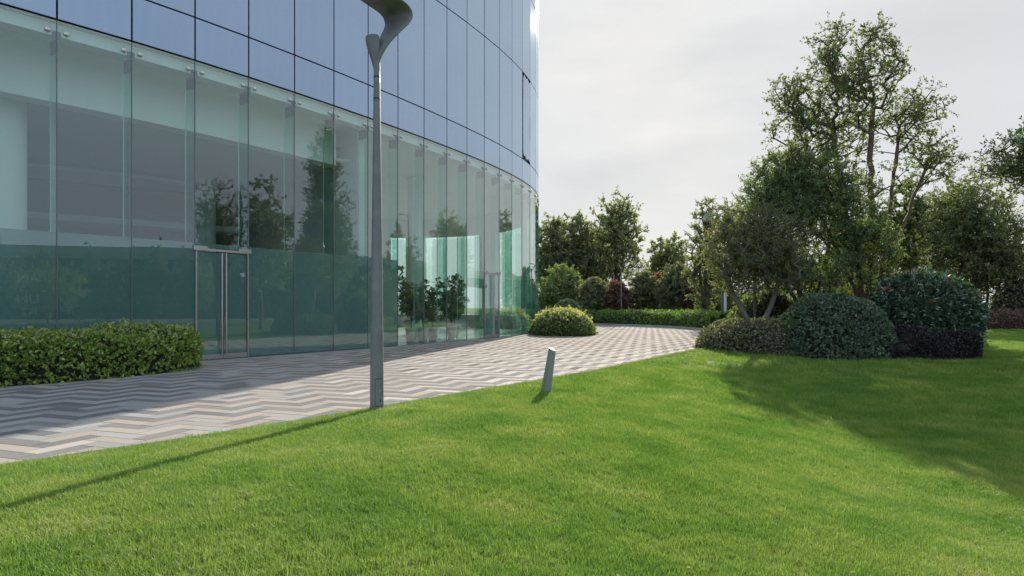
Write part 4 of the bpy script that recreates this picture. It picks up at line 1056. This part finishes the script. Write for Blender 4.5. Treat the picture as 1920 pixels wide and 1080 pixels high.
# ---- potted plants inside the lobby
G4 = 'potted plants inside the lobby'
pots = ((8.25, -0.95, 1.9, 0.5, 'tall potted plant, first in the lobby right of the lamp post'), (8.05, -1.7, 2.9, 0.8, 'potted fig behind the first lobby plant'), (8.8, -1.0, 1.2, 0.42, 'short potted plant in the lobby beside the tall one'),
        (9.5, -1.3, 2.2, 0.75, 'bushy potted plant in the middle of the lobby window'), (10.3, -1.1, 1.4, 0.5, 'low bushy potted plant before the second door'), (10.9, -1.5, 2.6, 0.6, 'potted plant with bent stem left of the second door'))
for k, (i_, off, h, r, lab) in enumerate(pots):
    p = fac(i_, off)
    root = grow_tree('potted_plant', lab, 'plant', (p[0], p[1], 0.6), [[(0, 0, h * .25), (0.05, 0, h * .6)]], [(0, 0, h * .55, r, r, h * .42, 1)], 70, M['lf_b'], M['bark'], 120 + k, twigs=3, tw_len=0.2, leaves=9, leaf=(0.09, 0.16), r0=0.03, rmin=0.004, group=G4)
    v, f = lathe_vf([(0.001, -0.585), (0.17, -0.585), (0.25, 0.0), (0.27, 0.02), (0.24, 0.03), (0.22, -0.03), (0.001, -0.04)], 18)
    obj('pot', mesh_np('pot', v, f, M['pot'], smooth=True), root)
# ------------------------------------------------------------------ lamp, bollard, poles and the far things
def ribbon_mesh(name, pts, wid, wdir, thick, mat, nv=9, cup=None):
    """bent sheet: centre line pts, half widths, width direction, with rounded thickness"""
    pts = np.asarray(pts, float); n = len(pts); T = unit(np.gradient(pts, axis=0)); wdir = np.asarray(wdir, float)
    Nn = unit(np.cross(T, wdir)); v = np.linspace(-1, 1, nv)
    rings = []
    for k in range(n):
        w_, th = wid[k], thick[k]; c = 0 if cup is None else cup[k]
        a = np.linspace(0, 2 * np.pi, 2 * nv, endpoint=False)
        x = np.cos(a) * w_; y = np.sign(np.sin(a)) * np.abs(np.sin(a)) ** 0.8 * th + c * (np.cos(a) ** 2) * w_
        rings.append(pts[k] + x[:, None] * wdir + y[:, None] * Nn[k])
    V = np.concatenate(rings); s = 2 * nv
    i = np.arange(n - 1)[:, None] * s; j = np.arange(s)[None]; k = (np.arange(s) + 1)[None] % s
    Fq = np.stack([i + j, i + k, i + s + k, i + s + j], -1).reshape(-1, 4)
    caps = np.array([np.arange(s)[::-1], (n - 1) * s + np.arange(s)])
    return mesh_np(name, V, [Fq, caps], mat, smooth=True)

def lamp_post(label, base, heading, detail=True):
    root = empty('lamp_post', base, heading); tag(root, label, 'lamp post', 'ribbon topped lamp posts')
    # local +x = direction of the arm
    zz = np.linspace(-0.1, 4.72, 25); rr = np.interp(zz, [-0.1, 0.0, 0.9, 2.2, 3.6, 4.35, 4.72], [0.094, 0.094, 0.088, 0.074, 0.056, 0.046, 0.043])
    obj('pole', tube_mesh('pole', np.c_[np.zeros(25), np.zeros(25), zz], rr, M['lamp'], 20), root)
    if detail:
        v, f = lathe_vf([(0.0485, 4.30), (0.0495, 4.305), (0.0495, 4.315), (0.0485, 4.32)], 20); obj('collar', mesh_np('collar', v, f, M['darkmetal'], smooth=True), root)
        v, f = lathe_vf([(0.0450, 4.60), (0.0460, 4.605), (0.0460, 4.615), (0.0450, 4.62)], 20); obj('collar', mesh_np('collar', v, f, M['darkmetal'], smooth=True), root)
    # ribbon: rises from the pole, leans back, folds over and runs out as the arm
    #            lean back, side, height, half width
    tab = np.array([(0.0, 0.0, 4.60, 0.043), (0.0, 0.0, 4.74, 0.046), (0.0, 0.0, 4.85, 0.056), (0.06, 0.04, 5.06, 0.105), (0.14, 0.10, 5.24, 0.175), (0.21, 0.143, 5.37, 0.23), (0.24, 0.154, 5.45, 0.25),
                    (0.235, 0.154, 5.51, 0.258), (0.20, 0.15, 5.55, 0.262), (0.12, 0.14, 5.575, 0.266), (-0.05, 0.12, 5.60, 0.272), (-0.35, 0.09, 5.64, 0.27), (-0.75, 0.05, 5.70, 0.24), (-1.15, 0.0, 5.75, 0.14)])
    ctrl = np.c_[-tab[:, 0], tab[:, 1], tab[:, 2]]; wid = tab[:, 3] * 0.97
    th = [0.043, 0.04, 0.034, 0.03, 0.028, 0.026, 0.026, 0.026, 0.026, 0.026, 0.028, 0.03, 0.03, 0.02]
    t = np.linspace(0, 1, len(ctrl)); t2 = np.linspace(0, 1, 44)
    def cr(a): # smooth interpolation
        a = np.asarray(a, float); k = np.clip((t2 * (len(a) - 1)).astype(int), 0, len(a) - 2); f = t2 * (len(a) - 1) - k
        p0 = a[np.maximum(k - 1, 0)]; p1 = a[k]; p2 = a[k + 1]; p3 = a[np.minimum(k + 2, len(a) - 1)]
        f = f.reshape(-1, *([1] * (a.ndim - 1)))
        return 0.5 * (2 * p1 + (p2 - p0) * f + (2 * p0 - 5 * p1 + 4 * p2 - p3) * f ** 2 + (3 * p1 - p0 - 3 * p2 + p3) * f ** 3)
    hd = obj('lamp_head', ribbon_mesh('lamp_head', cr(ctrl), cr(wid), (0, 1, 0), cr(th), M['lamp'], cup=np.interp(t2, [0, .2, .5, .62, 1], [0, 0.10, 0.16, 0.10, 0.12])), root)
    # lens under the arm and the small cup beside the neck
    lens = MB(); lens.box(0.3, 0.95, -0.03, 0.16, 5.60, 5.63); le = obj('lens', lens.mesh('lens', M['whitemetal']), root)
    prof = [(0.001, 4.62), (0.026, 4.64), (0.045, 4.76), (0.072, 4.90), (0.098, 5.02), (0.108, 5.10), (0.106, 5.16), (0.095, 5.175), (0.001, 5.178)]
    v, f = lathe_vf(prof, 24); up_ = np.clip((v[:, 2] - 4.65) / 0.5, 0, 1)
    v[:, 0] = v[:, 0] * 0.7 + 0.03 * up_; v[:, 1] -= 0.055 * up_
    obj('cup', mesh_np('cup', v, f, M['lamp'], smooth=True), root)
    if detail:  # service hatch near the foot, facing the camera
        a = np.linspace(-0.55, 0.55, 9)
        def plate(nm, z0, z1, r_, mat, aw=0.55, rot=0.0):
            a = np.linspace(-aw, aw, 9) + rot
            R0 = 0.0935
            V = np.concatenate([np.c_[(R0 + r_) * np.cos(a), (R0 + r_) * np.sin(a), np.full(9, z0)], np.c_[(R0 + r_ - 0.003) * np.cos(a), (R0 + r_ - 0.003) * np.sin(a), np.full(9, z1)]])
            i = np.arange(8)
            return mesh_np(nm, V, np.stack([i, i + 1, i + 10, i + 9], 1), mat, smooth=True)
        hot = math.atan2(-base[1], -base[0]) - heading + 0.35
        obj('hatch_gap', plate('hatch_gap', 0.09, 0.47, 0.002, M['darkmetal'], 0.60, hot), root)
        ha = obj('hatch', plate('hatch', 0.10, 0.46, 0.004, M['lamp'], 0.55, hot), root)
        obj('lock', plate('lock', 0.15, 0.20, 0.006, M['darkmetal'], 0.06, hot + 0.12), ha)
        obj('sticker', plate('sticker', 0.295, 0.315, 0.006, M['whitemetal'], 0.05, hot + 0.1), ha)
    return root
lx, ly = -1.86, 9.02
lamp_post('tall dark grey lamp post with folded ribbon head standing at the lawn edge', (lx, ly, lz(lx, ly) - 0.02), math.atan2(-0.88, -0.475))
lamp_post('far lamp post rising behind the red maple beyond the clipped bank', (at(1165, 56), 56.0, -0.3), math.atan2(-0.3, 0.95), detail=False)

# leaning light bollard
bx, by = 0.56, 11.0
root = empty('bollard_light', (bx, by, lz(bx, by) - 0.03)); tag(root, 'leaning grey metal bollard light on the lawn near the paving', 'bollard')
h, ln = 0.76, 0.115
ca, sa = math.cos(math.radians(33)), math.sin(math.radians(33))
def sq(w, d): return [(x_ * ca - y_ * sa, x_ * sa + y_ * ca) for x_, y_ in ((-w, -d), (w, -d), (w, d), (-w, d))]
tz = (h - 0.01, h - 0.035, h + 0.0, h + 0.02)
v = np.array([[x_ - 0.015, y_, -0.1] for x_, y_ in sq(0.072, 0.058)] + [[x_ + ln, y_, tz[q_]] for q_, (x_, y_) in enumerate(sq(0.045, 0.036))])
obj('body', mesh_np('body', v, BOXF, M['bollard']), root)
v2 = v[4:].copy(); v2[:, 2] += 0.002; v3 = v2 + np.array([0.002, 0, 0.012])
obj('cap', mesh_np('cap', np.concatenate([v2, v3]), BOXF, M['whitemetal']), root)

# security camera on a curved arm
px_, Yc = 1415, 23.9
cxw = at(px_, Yc); zb = lz(cxw, Yc)
root = empty('camera_pole', (cxw, Yc, zb - 0.05)); tag(root, 'grey pole with curved arm and hanging dome camera beside the maple', 'camera pole')
top = zt(398, Yc) - zb
obj('pole', tube_mesh('pole', [(0, 0, 0), (0, 0, top * .5), (0, 0, top)], [0.06, 0.05, 0.045], M['pole'], 12), root)
arm = [(0, 0, top - 0.02), (-0.45, -0.02, top + 0.07), (-1.0, -0.04, top + 0.15), (-1.5, -0.05, top + 0.16), (-1.7, -0.05, top + 0.15), (-1.78, -0.05, top + 0.08), (-1.79, -0.05, top - 0.03)]
obj('arm', tube_mesh('arm', smooth_poly(arm, 2), np.full(len(smooth_poly(arm, 2)), 0.026), M['pole'], 10), root)
v, f = lathe_vf([(0.02, 0.0), (0.035, -0.02), (0.06, -0.06), (0.095, -0.13), (0.115, -0.2), (0.118, -0.25), (0.10, -0.262)], 20)
dm = obj('camera_housing', mesh_np('camera_housing', v, f, M['bollard'], smooth=True), root, (-1.79, -0.05, top + 0.0)); dm.scale = (1.25, 1.25, 1.25)
v, f = lathe_vf([(0.095, -0.26), (0.088, -0.30), (0.06, -0.345), (0.001, -0.36)], 20)
obj('dome', mesh_np('dome', v, f, M['darkmetal'], smooth=True), dm)

# light column behind the kerb
Yl = 41.5
root = empty('light_column', (at(1357, Yl), Yl, -0.05)); tag(root, 'short pale rectangular light column at the end of the clipped bank', 'light column')
m_ = MB(); m_.box(-0.15, -0.03, -0.1, 0.1, 0, zt(546, Yl) + 0.05); obj('body', m_.mesh('body', M['pole']), root)
m_ = MB(); m_.box(-0.027, 0.15, -0.09, 0.09, 0, zt(549, Yl) + 0.05); obj('diffuser', m_.mesh('diffuser', M['whitemetal']), root)

def street_light(label, base, h, heading, group='street lights along the elevated road'):
    root = empty('street_light', base, heading); tag(root, label, 'street light', group)
    obj('pole', tube_mesh('pole', [(0, 0, 0), (0, 0, h * .6), (0, 0, h * .9), (0.15 * h * .3, 0, h * .97), (h * .12, 0, h), (h * .2, 0, h)], np.array([.09, .075, .06, .05, .05, .04]) * h / 9, M['pole'], 8), root)
    m_ = MB(); m_.box(h * .18, h * .27, -0.12, 0.12, h - 0.05, h + 0.07); obj('lamp_head', m_.mesh('lamp_head', M['pole']), root)
street_light('tiny distant street light seen between the far trees', (at(1185, 190), 190, 0), zt(500, 190), 0.2, 'street lights on far roads')
# tower crane on the horizon
Yk = 420
root = empty('tower_crane', (at(1195, Yk), Yk, 0)); tag(root, 'tiny hazy tower crane on the horizon between far trees', 'crane')
zk = zt(505, Yk)
mast = MB()
for sx in (-.8, .8):
    for sy in (-.8, .8): mast.box(sx - .18, sx + .18, sy - .18, sy + .18, 0, zk + 2)
for q in np.arange(2, zk, 3.0): mast.box(-.9, .9, -.9, -.7, q, q + .3)
obj('mast', mast.mesh('mast', M['conc']), root)
jib = MB(); jib.box(-6, 14, -.5, .5, zk - 1.0, zk - 0.7); jib.box(-6, 14, -.15, .15, zk - .2, zk)
for q in np.arange(-6, 14, 2.0): jib.box(q, q + .2, -.3, .3, zk - .8, zk - .1)
obj('jib', jib.mesh('jib', M['conc']), root)
jw = MB(); jw.box(-7, -4, -.8, .8, zk - 3, zk - 1); obj('counterweight', jw.mesh('counterweight', M['conc']), root)

# elevated road to the right, seen mirrored in the facade
VP = smooth_poly(np.array([(58, -160), (66, -80), (72, -20), (76, 30), (82, 62), (98, 96), (126, 128), (170, 160)]), 3)
VP = resample(VP, 6.0)
root = empty('elevated_road', (VP[0][0], VP[0][1], 0)); tag(root, 'long concrete elevated road off to the right, mirrored in the glass', 'bridge')
offv = np.array([VP[0][0], VP[0][1]])
T = unit(np.gradient(VP, axis=0)); Nn = np.stack([T[:, 1], -T[:, 0]], 1)
def sweep(name, sec, mat):
    sec = np.array(sec, float); n = len(VP); s = len(sec)
    V = np.concatenate([np.c_[VP - offv + Nn * o_, np.full(n, z_)] for o_, z_ in sec]).reshape(s, n, 3)
    F_ = []
    for a in range(s):
        b = (a + 1) % s; i = np.arange(n - 1); F_.append(np.stack([a * n + i, a * n + i + 1, b * n + i + 1, b * n + i], 1))
    return obj(name, mesh_np(name, V.reshape(-1, 3), np.concatenate(F_), mat), root)
sweep('deck', [(-6, 8.3), (6, 8.3), (6, 7.8), (3, 6.6), (-3, 6.6), (-6, 7.8)], M['conc'])
sweep('parapet', [(-6.1, 8.31), (-5.8, 8.31), (-5.8, 9.4), (-6.1, 9.4)], M['conc'])
sweep('parapet', [(5.8, 8.31), (6.1, 8.31), (6.1, 9.4), (5.8, 9.4)], M['conc'])
for q in range(2, len(VP), 5):
    p = VP[q] - offv; m_ = MB(); m_.box(-1, 1, -1.2, 1.2, -0.05, 6.61); obj('pier', m_.mesh('pier', M['conc']), root, (p[0], p[1], 0))
SL = ['arched street light on the elevated road behind the camera', 'arched street light at the near bend of the elevated road', 'arched street light on the elevated road level with the camera', 'arched street light on the elevated road across from the lamp post',
      'arched street light on the elevated road across from the shrub bed', 'arched street light on the elevated road across from the far kerb', 'arched street light where the elevated road bends away', 'last arched street light at the far end of the elevated road']
for k, q in enumerate(range(8, len(VP) - 6, 7)):
    p = VP[q] - Nn[q] * 5.6
    street_light(SL[k % len(SL)], (p[0], p[1], 8.3), 9, math.atan2(Nn[q][1], Nn[q][0]))
# planting strip under the elevated road, raised to block bright sky in the reflections
hedge('roadside_hedge', 'dark shrub belt along the foot of the elevated road, raised to block bright sky', 'hedge', VP[6:40] - Nn[6:40] * 9, 3.0, 7.2, 40000, [M['lf_b']], 140, leaf=(0.3, 0.55), amp=0.25, thick=0.12)

# ------------------------------------------------------------------ grass blades
def grass_mat():
    m, t, o = new_mat('grass_blade')
    g = t.nodes.new('ShaderNodeNewGeometry'); oi = t.nodes.new('ShaderNodeObjectInfo')
    n1 = t.nodes.new('ShaderNodeTexNoise'); n1.inputs['Scale'].default_value = 1.1; n1.inputs['Detail'].default_value = 9; n1.inputs['Roughness'].default_value = 0.68
    t.links.new(oi.outputs['Location'], n1.inputs['Vector'])
    a = t.nodes.new('ShaderNodeMath'); a.operation = 'MULTIPLY_ADD'; a.inputs[1].default_value = 0.40
    s = t.nodes.new('ShaderNodeMath'); s.operation = 'MULTIPLY_ADD'; s.inputs[1].default_value = 1.6; s.inputs[2].default_value = -0.48
    t.links.new(n1.outputs['Fac'], s.inputs[0]); t.links.new(g.outputs['Random Per Island'], a.inputs[0]); t.links.new(s.outputs['Value'], a.inputs[2])
    r = ramp(t, [(0.10, (0.075, 0.19, 0.018)), (0.5, (0.165, 0.315, 0.036)), (0.8, (0.31, 0.42, 0.075)), (0.97, (0.50, 0.47, 0.19))], a.outputs['Value'])
    d = t.nodes.new('ShaderNodeBsdfDiffuse'); t.links.new(r.outputs['Color'], d.inputs['Color'])
    tr = t.nodes.new('ShaderNodeBsdfTranslucent'); t.links.new(r.outputs['Color'], tr.inputs['Color'])
    m1 = t.nodes.new('ShaderNodeMixShader'); m1.inputs['Fac'].default_value = 0.45
    t.links.new(d.outputs['BSDF'], m1.inputs[1]); t.links.new(tr.outputs['BSDF'], m1.inputs[2])
    gl = t.nodes.new('ShaderNodeBsdfGlossy'); gl.inputs['Roughness'].default_value = 0.5
    m2 = t.nodes.new('ShaderNodeMixShader'); m2.inputs['Fac'].default_value = 0.04
    t.links.new(m1.outputs['Shader'], m2.inputs[1]); t.links.new(gl.outputs['BSDF'], m2.inputs[2])
    t.links.new(m2.outputs['Shader'], o.inputs['Surface'])
    return m
M['grass'] = grass_mat()
def tuft(rng, nb, rad, hmin, hmax, w):
    V = []; Fq = []; Ft = []
    for b in range(nb):
        p = np.array([*(rng.normal(0, rad, 2)), -0.006]); a = rng.uniform(0, 6.283); h = rng.uniform(hmin, hmax); lean = rng.uniform(0.15, 0.9) * h
        d = np.array([math.cos(a), math.sin(a), 0]); s = np.array([-d[1], d[0], 0]) * w * rng.uniform(.7, 1.2)
        q = len(V)
        V += [p - s, p + s, p + d * lean * .35 + [0, 0, h * .6] + s * .8, p + d * lean * .35 + [0, 0, h * .6] - s * .8, p + d * lean + [0, 0, h * .95]]
        Fq.append([q, q + 1, q + 2, q + 3]); Ft.append([q + 3, q + 2, q + 4])
    return np.array(V), np.array(Fq), np.array(Ft)
gcol = bpy.data.collections.new('grass_tufts')
rg = np.random.default_rng(99)
for k in range(6):
    v, q, t = tuft(rg, 16, 0.022, 0.018, 0.045, 0.0016)
    o = bpy.data.objects.new('grass_tuft', mesh_np('grass_tuft', v, [q, t], M['grass'])); gcol.objects.link(o)
def scatter():
    pts = []; scl = []
    for (y0, y1, dens, sc) in ((1.9, 4.5, 1500, 1.0), (4.5, 7, 1200, 1.1), (7, 11, 700, 1.4), (11, 17, 300, 1.9), (17, 44, 70, 2.6)):
        x0, x1 = -0.82 * y1 - 0.6, 0.82 * y1 + 1.2
        n = int((x1 - x0) * (y1 - y0) * dens)
        x = rg.uniform(x0, x1, n); y = rg.uniform(y0, y1, n)
        k = (x > edge_x(y) + 0.03) & (np.abs(x) < 0.82 * y + 0.8)
        x = x[k]; y = y[k]; pts.append(np.stack([x, y, lawn_z(x, y)], 1)); scl.append(sc * rg.uniform(.7, 1.25, len(x)))
    # taller uncut fringe along the edging
    e = resample(smooth_poly(EDGE[4:17], 2), 0.02); e = e + rg.normal(0, .03, e.shape); T_ = unit(np.gradient(e, axis=0))
    x = edge_x(e[:, 1]) + np.abs(rg.normal(0, 0.03, len(e))); y = e[:, 1]
    pts.append(np.stack([x, y, np.full(len(x), 0.022)], 1)); scl.append(rg.uniform(1.0, 2.0, len(x)))
    return np.concatenate(pts), np.concatenate(scl)
gp, gs = scatter()
me = bpy.data.meshes.new('grass'); me.vertices.add(len(gp)); me.vertices.foreach_set('co', gp.astype(np.float32).ravel())
at_ = me.attributes.new('gscale', 'FLOAT', 'POINT'); at_.data.foreach_set('value', gs.astype(np.float32))
at2 = me.attributes.new('grot', 'FLOAT_VECTOR', 'POINT')
rot = np.stack([rg.normal(0, .12, len(gp)), rg.normal(0, .12, len(gp)), rg.uniform(0, 6.283, len(gp))], 1).astype(np.float32); at2.data.foreach_set('vector', rot.ravel())
me.update()
grass = obj('grass', me); tag(grass, 'short mown bright green grass blades of the lawn', 'grass', kind='stuff')
ng = bpy.data.node_groups.new('grass_scatter', 'GeometryNodeTree')
ng.interface.new_socket('Geometry', in_out='INPUT', socket_type='NodeSocketGeometry'); ng.interface.new_socket('Geometry', in_out='OUTPUT', socket_type='NodeSocketGeometry')
gi = ng.nodes.new('NodeGroupInput'); go = ng.nodes.new('NodeGroupOutput')
m2p = ng.nodes.new('GeometryNodeMeshToPoints'); ci = ng.nodes.new('GeometryNodeCollectionInfo'); ci.inputs['Collection'].default_value = gcol
ci.inputs['Separate Children'].default_value = True; ci.inputs['Reset Children'].default_value = True
iop = ng.nodes.new('GeometryNodeInstanceOnPoints'); iop.inputs['Pick Instance'].default_value = True
na = ng.nodes.new('GeometryNodeInputNamedAttribute'); na.data_type = 'FLOAT'; na.inputs['Name'].default_value = 'gscale'
nb = ng.nodes.new('GeometryNodeInputNamedAttribute'); nb.data_type = 'FLOAT_VECTOR'; nb.inputs['Name'].default_value = 'grot'
e2r = ng.nodes.new('FunctionNodeEulerToRotation')
L_ = ng.links.new
L_(gi.outputs[0], m2p.inputs['Mesh']); L_(m2p.outputs[0], iop.inputs['Points']); L_(ci.outputs[0], iop.inputs['Instance'])
L_(nb.outputs['Attribute'], e2r.inputs[0]); L_(e2r.outputs[0], iop.inputs['Rotation']); L_(na.outputs['Attribute'], iop.inputs['Scale']); L_(iop.outputs[0], go.inputs[0])
md = grass.modifiers.new('scatter', 'NODES'); md.node_group = ng
print('grass tufts', len(gp), 'stones', len(cand))


# fallen leaves and dry bits on the grass
n = 260
y = rg.uniform(3.0, 16, n); x = rg.uniform(-0.8, 0.8, n) * y; k = x > edge_x(y) + 0.1; x = x[k]; y = y[k]
P = np.stack([x, y, lawn_z(x, y) + 0.03 + rg.uniform(0, .012, len(x))], 1); Dl = unit(np.c_[rg.normal(size=(len(x), 2)), rg.normal(0, .35, len(x))])
M['litter'] = leaf_mat('leaf_litter', [(0, (0.28, 0.22, 0.10)), (0.6, (0.45, 0.40, 0.20)), (1, (0.62, 0.60, 0.48))], trans=0.2)
lit = obj('leaf_litter', leaf_mesh('leaf_litter', leaf_geo(P, Dl, rg.uniform(.015, .035, len(x)), 0.22, rg, up=2.0), M['litter'])); tag(lit, 'scattered pale dry leaf bits lying in the lawn', 'leaf litter', kind='stuff')
